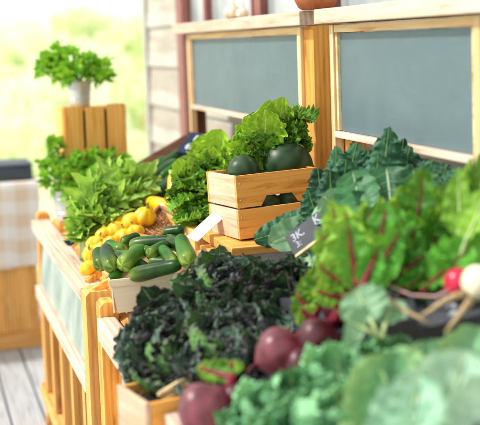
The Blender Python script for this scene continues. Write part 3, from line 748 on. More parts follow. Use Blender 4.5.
# yellow pattypan squash
def squash_proto(seed):
    m = MB(); prof = [(0, -.55), (.35, -.54), (.72, -.40), (.95, -.16), (1.0, .04), (.90, .26), (.66, .46), (.40, .58), (.22, .66), (0, .66)]
    nl = 6 + seed % 3
    m.lathe(prof, 36, mod=lambda a, v: 1 + .10 * math.sin(v * PI) * (abs(math.cos(a * nl / 2)) * 2 - 1.2) + .03 * math.sin(a * 2 + seed))
    return m
YS = [((0.554, 3.462, 0.955), .026, 'yellow squash left of the tallest in the row'), ((0.589, 3.454, 0.972), .026, 'round yellow squash in the middle of the row'),
      ((0.635, 3.443, 0.996), .027, 'yellow squash next to the wicker tray, middle of the row'), ((0.678, 3.432, 1.010), .030, 'largest yellow squash at the upper right end of the row'),
      ((0.520, 3.408, 0.938), .027, 'yellow squash by the celery stalks at the left end of the row'), ((0.494, 3.351, 0.922), .025, 'yellow squash lowest of the row just behind the punnet corner'),
      ((0.632, 3.368, 0.973), .024, 'yellow squash in front of the wicker tray'), ((0.599, 3.377, 0.961), .025, 'yellow squash behind the cucumbers at the left'),
      ((0.555, 3.357, 0.947), .023, 'yellow squash half hidden behind the light cucumber'), ((0.469, 3.272, 0.896), .022, 'small yellow squash alone between the rail and the punnet'),
      ((0.521, 3.303, 0.940), .024, 'yellow squash touching the far left cucumber'), ((0.625, 3.548, 0.975), .024, 'yellow squash at the back of the row against the celery')]
for i, (p, r, lab) in enumerate(YS):
    o = squash_proto(i).build('yellow_squash', M['yellow'], None, local=True)
    s = MB(); s.tube([(0, 0, .58), (.03, .02, .82), (.10, .05, 1.0)], [.20, .14, .17], 7); s.build('stem', M['yellow_green'], o, local=True)
    o.location = p; r *= 1.25; o.scale = (r * .95, r, r * 1.3); o.rotation_euler = (rng.uniform(-.7, .9), rng.uniform(-.8, .5), rng.uniform(0, 6))
    tag(o, lab, 'squash', 'yellow squash in a row')
cuke((0.747, 3.684, 1.016), (0.787, 3.484, 1.007), .025, 'long yellow summer squash lying at the top of the wicker tray', 'yellow', .12, 'yellow_summer_squash', 'squash', 'long yellow squash by the lettuce', 2.5, True)
cuke((0.811, 3.612, 1.112), (0.792, 3.546, 1.021), .024, 'yellow summer squash standing half hidden behind the left lettuce', 'yellow', .15, 'yellow_summer_squash', 'squash', 'long yellow squash by the lettuce', 1.0, True)

# wicker tray
wt = thing('wicker_tray', 'brown wicker tray with open weave behind the cucumbers', 'tray', (0.692, 3.302, 1.000))
A, B_, C_, D_ = [Vector(q) for q in ((0.627, 3.358, 0.962), (0.746, 3.518, 1.019), (0.787, 3.378, 0.993), (0.691, 3.194, 0.965))]
m = MB()
for a, b_ in ((A, B_), (B_, C_), (C_, D_), (D_, A)):
    for o_ in (0, .010): m.tube([a + Vector((0, 0, o_)), a.lerp(b_, .5) + Vector((0, 0, o_ - .002)), b_ + Vector((0, 0, o_))], .0062, 8)
m.build('rim', M['wicker'], wt)
m = MB()
for k in range(1, 12):
    f = k / 12; s_ = .002 * (-1) ** k
    p0, p1 = A.lerp(B_, f), D_.lerp(C_, f); m.tube([p0, p0.lerp(p1, .33) + Vector((0, 0, -.012 + s_)), p0.lerp(p1, .66) + Vector((0, 0, -.012 - s_)), p1], .0032, 6)
    p0, p1 = A.lerp(D_, f), B_.lerp(C_, f); m.tube([p0, p0.lerp(p1, .33) + Vector((0, 0, -.012 - s_)), p0.lerp(p1, .66) + Vector((0, 0, -.012 + s_)), p1], .0032, 6)
m.build('weave', M['wicker'], wt)

# zucchini and their wooden trough
for a, b_, r, lab, mt_ in [((0.827, 4.053, 1.067), (1.001, 4.115, 1.145), .028, 'dark zucchini along the trough edge just below the navy sign', 'zuke'),
                      ((0.759, 3.913, 1.033), (0.925, 3.977, 1.113), .032, 'dark zucchini second from the trough edge', 'zuke'),
                      ((0.758, 3.805, 1.000), (0.905, 3.823, 1.083), .036, 'fat dark zucchini nearest the long yellow squash', 'zuke'),
                      ((0.835, 3.915, 1.071), (0.968, 3.966, 1.130), .022, 'thin lighter green zucchini on top of the dark ones', 'cuke_light'),
                      ((0.763, 4.019, 1.064), (0.923, 4.134, 1.110), .028, 'dark zucchini behind the celery leaves', 'zuke')]:
    cuke(a, b_, r, lab, mt_, rng.uniform(-.03, .03), 'zucchini', 'zucchini', 'zucchini in the trough', rng.uniform(0, 6), True)
tr = thing('wooden_trough', 'dark brown wooden trough holding the zucchini by the shop wall', 'trough', (0.914, 4.187, 1.086))
m = MB(); m.plank((0.809, 4.194, 1.061), (1.048, 4.219, 1.176), .075, .014, (-.5, -.8, .3)); m.build('back_board', wood('x', 'dark'), tr, smooth=False)
m = MB(); m.plank((0.795, 4.131, 1.016), (1.030, 4.156, 1.117), .16, .012, (-.1, -.3, 1)); m.build('base_board', wood('x', 'dark'), tr, smooth=False)

# ---- signs
def text_part(txt, size, parent, loc, right, up, mat, ext=.0006):
    cu = bpy.data.curves.new('chalk_text', 'FONT'); cu.body = txt; cu.size = size; cu.extrude = ext; cu.offset = size * .022
    cu.align_x = 'CENTER'; cu.align_y = 'CENTER'; cu.materials.append(mat)
    o = bpy.data.objects.new('chalk_writing', cu); COL.objects.link(o); o.parent = parent
    r_ = Vector(right).normalized(); n = r_.cross(Vector(up)).normalized(); u = n.cross(r_)
    mm = Matrix((r_, u, n)).transposed().to_4x4(); mm.translation = Vector(loc) - Vector(parent['_w'])
    me = bpy.data.meshes.new_from_object(o); bpy.data.objects.remove(o)
    o = bpy.data.objects.new('chalk_writing', me); COL.objects.link(o); o.parent = parent
    o.matrix_local = mm
    return o
def card(name, label, cat, A, B, D, mat, th=.004, edge=None, texts=(), group=None, tmat='chalkwhite'):
    """flat card with lower-left A, lower-right B, upper-left D"""
    A, B, D = Vector(A), Vector(B), Vector(D); e1 = B - A; e2 = D - A; e2 = e2 - e1 * (e2.dot(e1) / e1.length_squared)
    n = e1.cross(e2).normalized(); c = A + e1 / 2 + e2 / 2
    t = thing(name, label, cat, tuple(A + e1 / 2), group)
    mm = Matrix((e1.normalized(), e2.normalized(), n)).transposed().to_4x4(); mm.translation = c
    m = MB(); bm = bmesh.new(); bmesh.ops.create_cube(bm, size=1)
    for v in bm.verts: v.co = Vector((v.co.x * e1.length, v.co.y * e2.length, v.co.z * th))
    bmesh.ops.bevel(bm, geom=bm.edges[:], offset=.0008, segments=1, affect='EDGES'); m.bm(bm, mm); m.build('board', mat, t, smooth=False)
    if edge:
        m = MB(); b2 = bmesh.new(); bmesh.ops.create_cube(b2, size=1)
        for v in b2.verts: v.co = Vector((v.co.x * e1.length * 1.01, v.co.y * .006 - e2.length / 2 - .0045, v.co.z * (th + .004)))
        m.bm(b2, mm); m.build('edge_strip', edge, t, smooth=False)
    for txt, sz, u, v in texts:
        text_part(txt, sz, t, A + e1 * u + e2 * v + n * (th / 2 + .0002), e1, e2, M[tmat])
    return t
card('price_sign', 'slate sign with chalk writing stuck among leaves in front of the melon crate', 'sign', (0.834, 2.449, 1.045), (0.907, 2.393, 1.114), (0.819, 2.498, 1.077), M['slate'], .004, wood('x', 'pale'),
     [('3K.', .028, .28, .66), ('K', .030, .80, .72), ('3:', .022, .22, .30)], 'chalk price signs')
card('price_sign', 'small navy chalk sign standing above the zucchini by the shop wall', 'sign', (0.935, 4.082, 1.144), (0.986, 3.962, 1.140), (1.002, 4.121, 1.213), M['navy_sign'], .004, None,
     [('B.n', .034, .52, .72), ('€1', .034, .40, .30)], 'chalk price signs', 'chalkbright')
card('price_sign', 'black chalk sign lying between the turnip roots and the cabbages', 'sign', (0.832, 1.768, 1.034), (0.940, 1.719, 1.064), (0.842, 1.864, 1.081), M['slate'], .004, None,
     [('38', .056, .40, .66), ('2', .040, .52, .26), ('5', .036, .76, .40)], 'chalk price signs')
card('price_tag', 'blank pale card leaning beside the curly lettuce and the crate', 'card', (0.708, 3.005, 1.012), (0.727, 2.957, 1.004), (0.777, 3.075, 1.079), M['white_card'], .003)
card('small_sign', 'little blue grey sign leaning at the foot of the celery behind the rail', 'sign', (0.495, 3.868, 0.856), (0.551, 3.906, 0.877), (0.486, 3.893, 0.878), M['navy_sign'], .006, wood('x', 'orange'))
card('shelf_label', 'navy sign tip poking out right of the big melon', 'sign', (1.083, 3.120, 1.158), (1.140, 3.104, 1.174), (1.104, 3.159, 1.195), M['navy_sign'], .004)
# small wooden dividers along the rail
for i, (a, b_, lab) in enumerate([((0.491, 3.661, 0.875), (0.534, 3.702, 0.884), 'tan wooden divider below the little blue grey sign'), ((0.458, 3.230, 0.860), (0.505, 3.281, 0.879), 'tan wooden divider below the lone yellow squash'),
                             ((0.459, 3.105, 0.862), (0.510, 3.133, 0.880), 'tan wooden divider against the near corner post of the far stand')]):
    m = MB(); m.plank(a, b_, .016, .022, (0, 0, 1)); tag(m.build('divider', wood('x', 'orange'), smooth=False), lab, 'divider', 'small wooden dividers along the rail')

# ---- melon crate
cr = thing('melon_crate', 'small two-board pine crate with hand hole holding dark melons', 'crate', (.822, 2.86, 1.018), rot=(R(-2.0), R(-1.5), R(7)))
cw, cd, chh, th = .245, .215, .172, .010
zs = [(.0, .080), (.085, chh)]
m = MB(); m.box(0, cw, 0, th, zs[0][0], zs[0][1], .002); m.build('front_board', wood('x', 'orange'), cr, smooth=False, local=True)
m = MB(); hx0, hx1, hz = .070, .185, .026
m.prism([(0, zs[1][0]), (hx0, zs[1][0]), (hx0 + .018, zs[1][0] + hz), (hx1 - .018, zs[1][0] + hz), (hx1, zs[1][0]), (cw, zs[1][0]), (cw, chh), (0, chh)], 'y', 0, th)
m.build('front_board', wood('x', 'orange'), cr, smooth=False, local=True)
for z0, z1 in zs:
    m = MB(); m.box(0, cw, cd - th, cd, z0, z1, .002); m.build('back_board', wood('x', 'orange'), cr, smooth=False, local=True)
    m = MB(); m.box(.0, th, th + .001, cd - th - .001, z0, z1, .002); m.build('end_board', wood('y', 'sunlit_pine'), cr, smooth=False, local=True)
    m = MB(); m.box(cw - th, cw, th + .001, cd - th - .001, z0, z1, .002); m.build('end_board', wood('y', 'orange'), cr, smooth=False, local=True)
for x_, y_ in ((th, th), (cw - th - .014, th), (th, cd - th - .014), (cw - th - .014, cd - th - .014)):
    m = MB(); m.box(x_ + .001, x_ + .015, y_ + .001, y_ + .015, .007, chh - .006, .001); m.build('corner_block', wood('z', 'orange'), cr, smooth=False, local=True)
for (nx, nz) in [(a_, z_) for a_ in (.010, cw - .010) for z_ in (.020, .060, .105, .150)]:
    m = MB(); m.lathe([(0, .0018), (.0022, .0016), (.0026, 0), (.0026, -.001)], 10, (nx, -.0004, nz), Matrix.Rotation(PI / 2, 4, 'X')); m.build('nail', M['galv'], cr, local=True)
m = MB(); m.box(th + .001, cw - th - .001, th + .001, cd - th - .001, .0, .006, 0); m.build('base', wood('x', 'dark'), cr, smooth=False, local=True)
rb = thing('riser_board', 'brown wooden riser block under the melon crate', 'riser', (.90, 2.93, .985))
m = MB(); m.box(.775, 1.07, 2.78, 3.12, .9865, 1.0125, .004); m.build('block', wood('x', 'orange'), rb, smooth=False)

def melon(p, r, sq, label, rot):
    m = MB(); prof = [(math.sin(a) * r, -math.cos(a) * r * sq) for a in np.linspace(0.001, PI - .001, 24)]
    m.lathe(prof, 40, mod=lambda a, v: 1 + .012 * math.sin(5 * a + 1) * math.sin(v * PI))
    o = m.build('dark_melon', M['melon'], None, local=True)
    s = MB(); s.lathe([(0, r * sq * .985), (r * .10, r * sq * .985), (r * .12, r * sq * 1.01), (r * .05, r * sq * 1.03), (0, r * sq * 1.03)], 14); s.build('stem_scar', M['root'], o, local=True)
    o.location = p; o.rotation_euler = rot; o.scale = (1.04, .96, 1.0); return tag(o, label, 'melon', 'dark green melons in the crate')
melon((1.014, 3.007, 1.194), .073, .93, 'largest dark green melon at the right of the crate', (.4, .5, .3))
melon((0.870, 2.965, 1.191), .047, .95, 'small dark green melon at the left corner of the crate', (-.6, .4, 1))
melon((0.958, 3.076, 1.194), .045, 1.0, 'dark green melon at the back between the other two', (1.2, .2, 2))
melon((0.931, 2.975, 1.152), .036, 1.0, 'dark melon low in the crate beneath the other three', (2.2, .2, 2))

melon((1.006, 2.978, 1.083), .042, 1.0, 'dark melon added at the crate bottom to darken the hand hole', (2.2, .8, 2))  # extra melons added so the inside looks dark through the hand hole
melon((0.934, 2.957, 1.086), .040, 1.0, 'dark melon added left of the hand hole to darken the crate inside', (1.2, .8, 2))

# ---- things on the ledges
g = thing('garlic_bulb', 'cream garlic bulb standing on the ledge of the left chalkboard', 'garlic', (1.115, 3.87, 1.633))
m = MB(); m.lathe([(0, 0), (.016, .0), (.027, .008), (.031, .020), (.026, .034), (.012, .045), (.006, .055), (.005, .078), (0, .080)], 36, (1.115, 3.87, 1.632), mod=lambda a, v: 1 + .10 * abs(math.cos(a * 3.5)) * math.sin(min(1, v * 1.3) * PI)); m.build('bulb', M['garlic'], g)
m = MB()
for i in range(9): a = i * .7; m.tube([(1.115 + .012 * math.cos(a), 3.87 + .012 * math.sin(a), 1.633), (1.115 + .032 * math.cos(a), 3.87 + .03 * math.sin(a), 1.6335)], [.0016, .0008], 4)
m.build('roots', M['root'], g)
g2 = dup(g, (1.128, 3.79, 1.633), (0, 0, 2), .72, 'smaller cream garlic bulb right of the larger one on the ledge')
g['group'] = g2['group'] = 'garlic bulbs on the ledge'
tp = thing('terracotta_pot', 'round terracotta pot standing at the right end of the left ledge', 'pot', (1.13, 3.07, 1.632))
m = MB(); m.lathe([(0, 0), (.040, 0), (.052, .008), (.062, .028), (.066, .055), (.062, .085), (.055, .10), (.064, .104), (.066, .118), (.058, .120), (.05, .10), (.056, .07), (.04, .014), (0, .012)], 40, (1.13, 3.055, 1.632)); m.build('bowl', M['terra'], tp)
m = MB(); m.lathe([(.0655, .104), (.069, .106), (.070, .116), (.0665, .1185)], 40, (1.13, 3.055, 1.632)); m.build('rim', M['terra'], tp)

# ================================================================== leafy heads
def head(name, label, cat, base, leaves, mat, stem=None, group=None, sr=.006):
    t = thing(name, label, cat, base, group)
    lv = MB(); st = MB(); B = Vector(base)
    for tip, nrm, W, arch, kind, off in leaves:
        A_ = B + Vector(off); pts = lv.leaf(A_, tip, nrm, W, kind, arch)
        if stem:
            pp = [B * .6 + A_ * .4 if off != (0, 0, 0) else A_ + Vector((0, 0, -.02))] + [Vector(q) for q in pts]
            st.tube(pp, [sr * (1 - .8 * i / (len(pp) - 1)) for i in range(len(pp))], 6)
    lv.build('leaves', mat, t)
    if stem: st.build('stems', stem, t)
    return t
def around(base, axis, n, L, spread, W, kind, arch, seed=0, up=(0, 0, 1)):
    axis = Vector(axis).normalized(); out = []
    for i in range(n):
        a = i * 2.4 + seed; s = spread * ((i + .5) / n) ** .5
        e1 = axis.orthogonal().normalized(); e2 = axis.cross(e1)
        sd = e1 * math.cos(a) + e2 * math.sin(a)
        d = (axis * math.cos(s) + sd * math.sin(s)).normalized()
        l = L * rng.uniform(.75, 1.12)
        tip = Vector(base) + d * l
        nrm = (axis * .9 - sd * .9 + rnd_dir() * .25)
        out.append((tuple(tip), tuple(nrm), W * rng.uniform(.8, 1.15), -arch * rng.uniform(.4, 1.3), kind, tuple(sd * .012)))
    return out
CAMV = Vector((-.3, -.95, .25))
LET = []
def L_(a, b_, W, mat='lettuce', kind='lettuce', arch=-.12, n=(-.45, -.8, .5)): return (a, b_, W, arch, kind, n)
def leafset(name, label, cat, mat, leaves, group=None, stem=None, sr=.006, base=None):
    base = base or leaves[0][0]
    t = thing(name, label, cat, base, group); lv = MB(); st = MB()
    for a, b_, W, arch, kind, n in leaves:
        pts = lv.leaf(a, b_, Vector(n) + rnd_dir() * .15, W, kind, arch)
        if stem:
            d = (Vector(a) - Vector(b_)).normalized()
            off_ = Vector(n).normalized() * sr * .5; pp = [Vector(a) + d * .03] + [Vector(q) + off_ for q in pts]
            st = MB(); st.tube(pp, [sr * (1 - .85 * i / (len(pp) - 1)) for i in range(len(pp))], 7); st.build('stem', M[stem], t)
    lv.build('leaves', M[mat], t)
    return t
GL = 'lettuce heads around the melon crate'
leafset('lettuce_head', 'bright broad leaved lettuce standing left of the melon crate', 'lettuce', 'lettuce', [
    L_((0.870, 3.412, 1.052), (0.918, 3.367, 1.279), .130), L_((0.854, 3.363, 1.044), (0.865, 3.357, 1.229), .085), L_((0.822, 3.330, 1.041), (0.775, 3.359, 1.197), .075, n=(-.7, -.6, .5)),
    L_((0.866, 3.361, 1.059), (0.967, 3.371, 1.241), .11), L_((0.827, 3.309, 1.053), (0.795, 3.311, 1.194), .075, arch=-.2), L_((0.882, 3.460, 1.045), (0.904, 3.475, 1.263), .12), L_((0.846, 3.306, 1.080), (0.871, 3.293, 1.234), .10, arch=-.2),
    L_((0.815, 3.290, 1.035), (0.764, 3.317, 1.165), .075, arch=-.2), L_((0.879, 3.461, 1.046), (0.883, 3.454, 1.201), .08)], GL)
def curly(label, centres, n, W, L):
    t = thing('curly_lettuce_head', label, 'lettuce', centres[0], GL); lv = MB()
    for i in range(n):
        c = Vector(centres[i % len(centres)]); d = (Vector((-.35, -.8, .25)) + rnd_dir() * .95).normalized()
        a = c + rnd_dir() * .012 - d * .03; b_ = a + d * L * rng.uniform(.7, 1.2)
        lv.leaf(a, b_, (Vector((-.2, -.3, 1)) + rnd_dir() * .5), W * rng.uniform(.8, 1.2), 'frill', rng.uniform(.05, .35))
    lv.build('leaves', M['lettuce_dark'], t)
curly('dark curly lettuce hanging below the bright lettuce beside the crate', [(0.796, 3.303, 1.109), (0.849, 3.310, 1.123), (0.897, 3.297, 1.133), (0.784, 3.260, 1.060), (0.830, 3.247, 1.067), (0.882, 3.252, 1.057), (0.789, 3.212, 1.018), (0.839, 3.218, 1.013), (0.777, 3.306, 1.085), (0.880, 3.325, 1.162)], 46, .085, .085)
leafset('lettuce_head', 'tall bright lettuce rising behind the crate in front of the left chalkboard', 'lettuce', 'lettuce', [
    L_((0.976, 3.078, 1.160), (1.021, 3.055, 1.386), .105), L_((0.950, 3.054, 1.165), (0.930, 3.057, 1.347), .115), L_((0.985, 3.066, 1.176), (1.076, 3.066, 1.339), .10), L_((0.939, 3.017, 1.184), (0.948, 2.990, 1.361), .12, arch=-.16),
    L_((0.990, 3.104, 1.157), (1.009, 3.141, 1.374), .10), L_((0.933, 3.038, 1.167), (0.897, 3.062, 1.303), .105), L_((0.980, 3.025, 1.174), (1.029, 3.004, 1.316), .09)], GL)
curly('dark curly lettuce bunched just behind the melons in the crate', [(0.915, 3.049, 1.222), (0.960, 3.038, 1.243), (1.010, 3.045, 1.249), (1.056, 3.053, 1.254), (1.036, 3.063, 1.295), (1.072, 3.076, 1.321), (0.978, 3.056, 1.270), (0.902, 3.050, 1.197)], 34, .08, .08)
# ---- dark lacinato kale at the back of the near stand
GK = 'dark kale bunches in front of the right chalkboard'
leafset('dark_kale_bunch', 'bumpy dark kale with a spire tip against the right chalkboard', 'kale', 'laci', [
    L_((1.020, 2.383, 1.137), (1.057, 2.392, 1.342), .115, kind='spire', arch=-.05), L_((1.063, 2.411, 1.130), (1.105, 2.417, 1.310), .09, kind='spire'), L_((1.025, 2.443, 1.128), (1.030, 2.457, 1.282), .095, kind='laci'), L_((1.052, 2.375, 1.148), (1.109, 2.393, 1.292), .10, kind='laci'),
    L_((1.067, 2.451, 1.124), (1.116, 2.475, 1.300), .10, kind='laci'), L_((1.049, 2.324, 1.155), (1.124, 2.344, 1.267), .09, kind='laci'), L_((0.999, 2.368, 1.141), (1.009, 2.348, 1.288), .08, kind='laci')], GK, 'herb_stem', .0028)
leafset('dark_kale_bunch', 'dark kale bunch right beside the post, leaning over the crate', 'kale', 'laci', [
    L_((0.954, 2.524, 1.098), (0.972, 2.516, 1.290), .095, kind='laci', n=(-.7, -.6, .4)), L_((0.958, 2.502, 1.101), (1.013, 2.484, 1.298), .10, kind='laci'), L_((0.942, 2.548, 1.095), (0.934, 2.543, 1.237), .08, kind='laci'),
    L_((0.951, 2.463, 1.107), (0.964, 2.432, 1.265), .10, kind='laci'), L_((0.932, 2.467, 1.096), (0.926, 2.441, 1.243), .09, kind='laci'), L_((0.982, 2.495, 1.100), (1.036, 2.473, 1.256), .09, kind='laci'), L_((0.927, 2.509, 1.078), (0.901, 2.527, 1.187), .08, kind='laci')], GK, 'herb_stem', .0028)
leafset('dark_kale_bunch', 'dark kale leaves drooping along the front of the crate to the slate sign', 'kale', 'laci', [
    L_((0.978, 2.526, 1.194), (0.897, 2.581, 1.091), .085, kind='laci', n=(-.3, -.8, .5)), L_((0.934, 2.552, 1.118), (0.792, 2.630, 1.057), .085, kind='laci', n=(.1, -.8, .6)), L_((0.957, 2.529, 1.158), (0.853, 2.571, 1.067), .07, kind='laci', n=(-.2, -.7, .7)),
    L_((0.948, 2.507, 1.125), (0.888, 2.516, 1.039), .09, kind='laci')], GK, 'herb_stem', .0028)
leafset('dark_kale_bunch', 'dark kale tips low under the bottom rail of the right chalkboard', 'kale', 'laci', [
    L_((1.054, 2.063, 1.180), (1.089, 2.062, 1.271), .09, kind='laci'), L_((1.023, 2.070, 1.160), (1.048, 2.072, 1.251), .09, kind='laci'), L_((1.072, 2.266, 1.172), (1.104, 2.267, 1.271), .09, kind='laci'), L_((1.076, 2.214, 1.179), (1.113, 2.212, 1.269), .08, kind='laci'), L_((1.081, 2.162, 1.196), (1.120, 2.157, 1.263), .08, kind='laci'), L_((1.051, 2.273, 1.173), (1.052, 2.260, 1.264), .08, kind='laci')], GK, 'herb_stem', .0028)
leafset('collard_bunch', 'broad collard leaf with pale midrib drooping below the dark kale spire', 'collard', 'collard', [
    L_((1.004, 2.295, 1.261), (0.968, 2.192, 1.170), .155, kind='collard', arch=-.15), L_((0.931, 2.316, 1.255), (0.916, 2.228, 1.167), .10, kind='collard', arch=-.15), L_((1.043, 2.242, 1.260), (1.039, 2.173, 1.187), .10, kind='collard', arch=-.15)], 'collard leaves')
leafset('collard_bunch', 'pale blue green collard leaves around the slate sign before the crate', 'collard', 'collard_pale', [
    L_((0.938, 2.550, 1.103), (0.807, 2.562, 1.057), .085, kind='collard'), L_((0.880, 2.413, 1.033), (0.862, 2.484, 1.061), .08, kind='collard'), L_((0.893, 2.368, 1.041), (0.823, 2.407, 1.016), .09, kind='collard', n=(-.2, -.5, .8)), L_((0.912, 2.315, 1.189), (0.893, 2.482, 1.135), .08, kind='collard'),
    L_((0.910, 2.312, 1.156), (0.864, 2.330, 1.202), .09, kind='collard')], 'collard leaves', 'stalk', .004)

# ---- purple kale
def kale_proto(label, seed, mat):
    base = (0, 0, 0)
    lv = around(base, (0, 0, 1), 10, .125, 1.5, .105, 'frond', .45, seed) + around(base, (0, 0, 1), 6, .09, .9, .075, 'frond', .5, seed + .8)
    return head('purple_kale_bunch', label, 'kale', base, lv, M[mat], M['purple_stem'], 'purple kale bunches heaped on the near stand', .0045)
kp = [kale_proto('', 0.0, 'purple'), kale_proto('', 1.3, 'purple_grey'), kale_proto('', 2.2, 'purple_green'), kale_proto('', 3.1, 'purple')]
KS = [((0.509, 2.366, 0.941), 'purple kale bunch highest at the left edge, below the cucumber punnet'), ((0.485, 2.285, 0.902), 'purple kale bunch at the far left edge of the heap'), ((0.470, 2.224, 0.869), 'purple kale bunch lowest at the left, over the pale crate'),
      ((0.581, 2.365, 0.934), 'purple kale bunch below the right half of the punnet'), ((0.498, 2.324, 0.913), 'purple kale bunch in the left middle of the heap'), ((0.495, 2.238, 0.875), 'purple kale bunch low in the middle, above the straw rim'),
      ((0.685, 2.465, 0.985), 'purple kale bunch at the very top of the heap, below the crate corner'), ((0.634, 2.372, 0.954), 'purple kale bunch in the centre of the heap'), ((0.568, 2.199, 0.911), 'purple kale bunch just above the left beet'),
      ((0.740, 2.408, 0.987), 'purple kale bunch under the hand hole of the crate'), ((0.709, 2.310, 0.971), 'purple kale bunch right of the heap centre'), ((0.624, 2.195, 0.931), 'purple kale bunch left of the biggest beet'),
      ((0.779, 2.335, 1.002), 'purple kale bunch at the right edge, below the slate sign'), ((0.659, 2.493, 0.972), 'purple kale bunch reaching up to the pale card'), ((0.562, 2.117, 0.905), 'purple kale bunch drooping over the straw rim'), ((0.738, 2.239, 0.969), 'purple kale bunch above the beet with a scar ring')]
for i, (p, lab) in enumerate(KS):
    q = Vector(p) + Vector((.02, .05, -.035))
    rot = (rng.uniform(.2, .7), rng.uniform(-.5, .1), rng.uniform(-.6, .6)); sc_ = rng.uniform(.85, 1.1)
    if i < 4: o = kp[i]; o.location = q; o.rotation_euler = rot; o.scale = (sc_,) * 3; o['label'] = lab
    else: dup(kp[[0, 1, 3, 2, 1][i % 5]], q, rot, sc_, lab)

# ---- near crate and straw basket
nc = thing('kale_crate', 'pale wooden crate under the purple kale at the near rail', 'crate', (0.414, 2.112, 0.847), rot=(0, 0, R(12)))
cw2, cd2, h2 = .24, .15, 0
h0 = -.11
m = MB(); m.box(0, cw2, 0, .012, h0, 0, .003); m.build('front_board', wood('x', 'orange'), nc, smooth=False, local=True)
m = MB(); m.box(-.012, -.001, .0, cd2, h0, .002, .003); m.build('end_board', wood('y', 'sunlit_pine'), nc, smooth=False, local=True)
m = MB(); m.box(0, cw2, cd2 - .012, cd2, h0, 0, .003); m.build('back_board', wood('x', 'orange'), nc, smooth=False, local=True)
m = MB(); m.box(cw2 + .001, cw2 + .013, 0, cd2, h0, 0, .003); m.build('end_board', wood('y', 'sunlit_pine'), nc, smooth=False, local=True)
m = MB(); m.box(0, cw2, .013, cd2 - .013, h0, h0 + .008, 0); m.build('base', wood('x', 'dark'), nc, smooth=False, local=True)
sb = thing('straw_basket', 'straw coloured woven basket under the beets', 'basket', (0.551, 2.023, 0.875))
m = MB(); pts = [Vector(q) for q in ((0.436, 2.148, 0.849), (0.484, 2.157, 0.865), (0.532, 2.165, 0.880), (0.577, 2.174, 0.895), (0.620, 2.184, 0.911), (0.650, 2.197, 0.921))]
for k in range(2):
    m.tube([p + Vector((.003 * math.sin(i * 2.1 + k * 2.1), .003 * math.cos(i * 2.1 + k * 2.1), .005 * k)) for i, p in enumerate(pts)], .0045, 8)
m.build('rim', M['straw'], sb)
m = MB()
for r_ in range(2):
    m.tube([p.lerp(q, .5 * h_) + Vector((.010 + .006 * r_, .004 - .004 * ((i * 2 + h_ + r_) % 2), -.010 * (r_ + 1))) for i, (p, q) in enumerate(zip(pts[:-1], pts[1:])) for h_ in (0, 1)], .0055, 6)
m.build('weave', M['straw'], sb)

# ---- beets
def beet(p, r, tail, label, mat, rot, greens=(), ring=True):
    r *= 1.14; t = thing('beet', label, 'beet', p, 'beets piled on the near stand')
    q = Matrix.Rotation(0, 4, 'X') @ Matrix(Vector((0, 0, 1)).rotation_difference(Vector(rot).normalized()).to_matrix().to_4x4())
    m = MB(); prof = [(0, -1.0), (.05, -1.0), (.12, -.93), (.34, -.82), (.68, -.60), (.93, -.22), (1.0, .10), (.92, .44), (.68, .72), (.42, .86), (.30, .94), (.26, 1.0), (0, 1.02)]
    m.lathe([(a * r, b * r) for a, b in prof], 36, p, q, mod=lambda a, v: 1 + .03 * math.sin(3 * a + 7 * v) + .015 * math.sin(9 * a)); m.build('bulb', M[mat], t)
    d = Vector(rot).normalized(); P0 = Vector(p) - d * r * .98
    m = MB(); e = Vector(tail); m.tube([P0 + d * r * .1, P0.lerp(e, .35) + Vector((0, 0, .006)), P0.lerp(e, .7) + Vector((0, 0, -.004)), e], [r * .13, r * .08, r * .045, r * .02], 7); m.build('taproot', M['beet'], t)
    if greens:
        st = MB(); lv = MB(); top = Vector(p) + d * r * .95; dark = False
        for j, (c_, e_, W, n_) in enumerate(greens):
            c_, e_ = Vector(c_), Vector(e_)
            b0_ = top + rnd_dir() * r * .2
            pts = lv.leaf(c_, e_, Vector(n_), W, 'chard', -.10)
            pp = [b0_, b0_.lerp(c_, .5) + d * .012, c_] + [Vector(x_) for x_ in pts[1:]]
            st = MB(); st.tube(pp, [r * .18, r * .17, r * .16] + [r * .15 * (1 - .75 * i / len(pts)) for i in range(len(pts) - 1)], 7)
            st.build('stem', M['crimson'], t)
        lv.build('leaves', M['chard'], t)
    return t
NF = (-.55, -.7, .45)
beet((0.641, 1.994, 0.954), .044, (0.548, 1.954, 0.909), 'biggest dusty pink beet in the middle, above the curly green kale', 'beet_pale', (.75, -.1, .35),
     [((0.727, 2.037, 1.008), (0.706, 2.068, 1.055), .06, NF), ((0.739, 2.035, 1.023), (0.766, 2.077, 1.105), .085, NF), ((0.710, 2.001, 1.014), (0.693, 2.008, 1.034), .05, NF)])
beet((0.702, 1.937, 0.985), .038, (0.624, 1.873, 0.953), 'beet right of the biggest one with a pale highlight', 'beet', (.7, .3, .55),
     [((0.783, 1.964, 1.069), (0.796, 2.015, 1.206), .07, NF), ((0.788, 1.963, 1.077), (0.765, 2.023, 1.194), .065, (-.2, -.8, .6)), ((0.810, 1.978, 1.076), (0.854, 2.063, 1.225), .07, NF)])
beet((0.776, 2.004, 1.030), .038, (0.721, 1.975, 1.003), 'dark crimson beet at the upper right where the red stems start', 'beet', (.6, .2, .7),
     [((0.830, 1.974, 1.098), (0.898, 2.008, 1.219), .07, NF), ((0.838, 2.013, 1.098), (0.897, 2.072, 1.229), .06, NF), ((0.837, 1.951, 1.102), (0.906, 1.961, 1.192), .06, (.2, -.8, .5))])
beet((0.469, 1.912, 0.887), .045, (0.414, 1.862, 0.859), 'beet with a pink scar ring lowest at the left front', 'beet_pale', (.7, .2, .6),
     [((0.533, 1.940, 0.934), (0.480, 1.998, 0.947), .055, (-.2, -.6, .8)), ((0.535, 1.960, 0.932), (0.551, 1.999, 0.950), .05, (-.2, -.6, .8))])
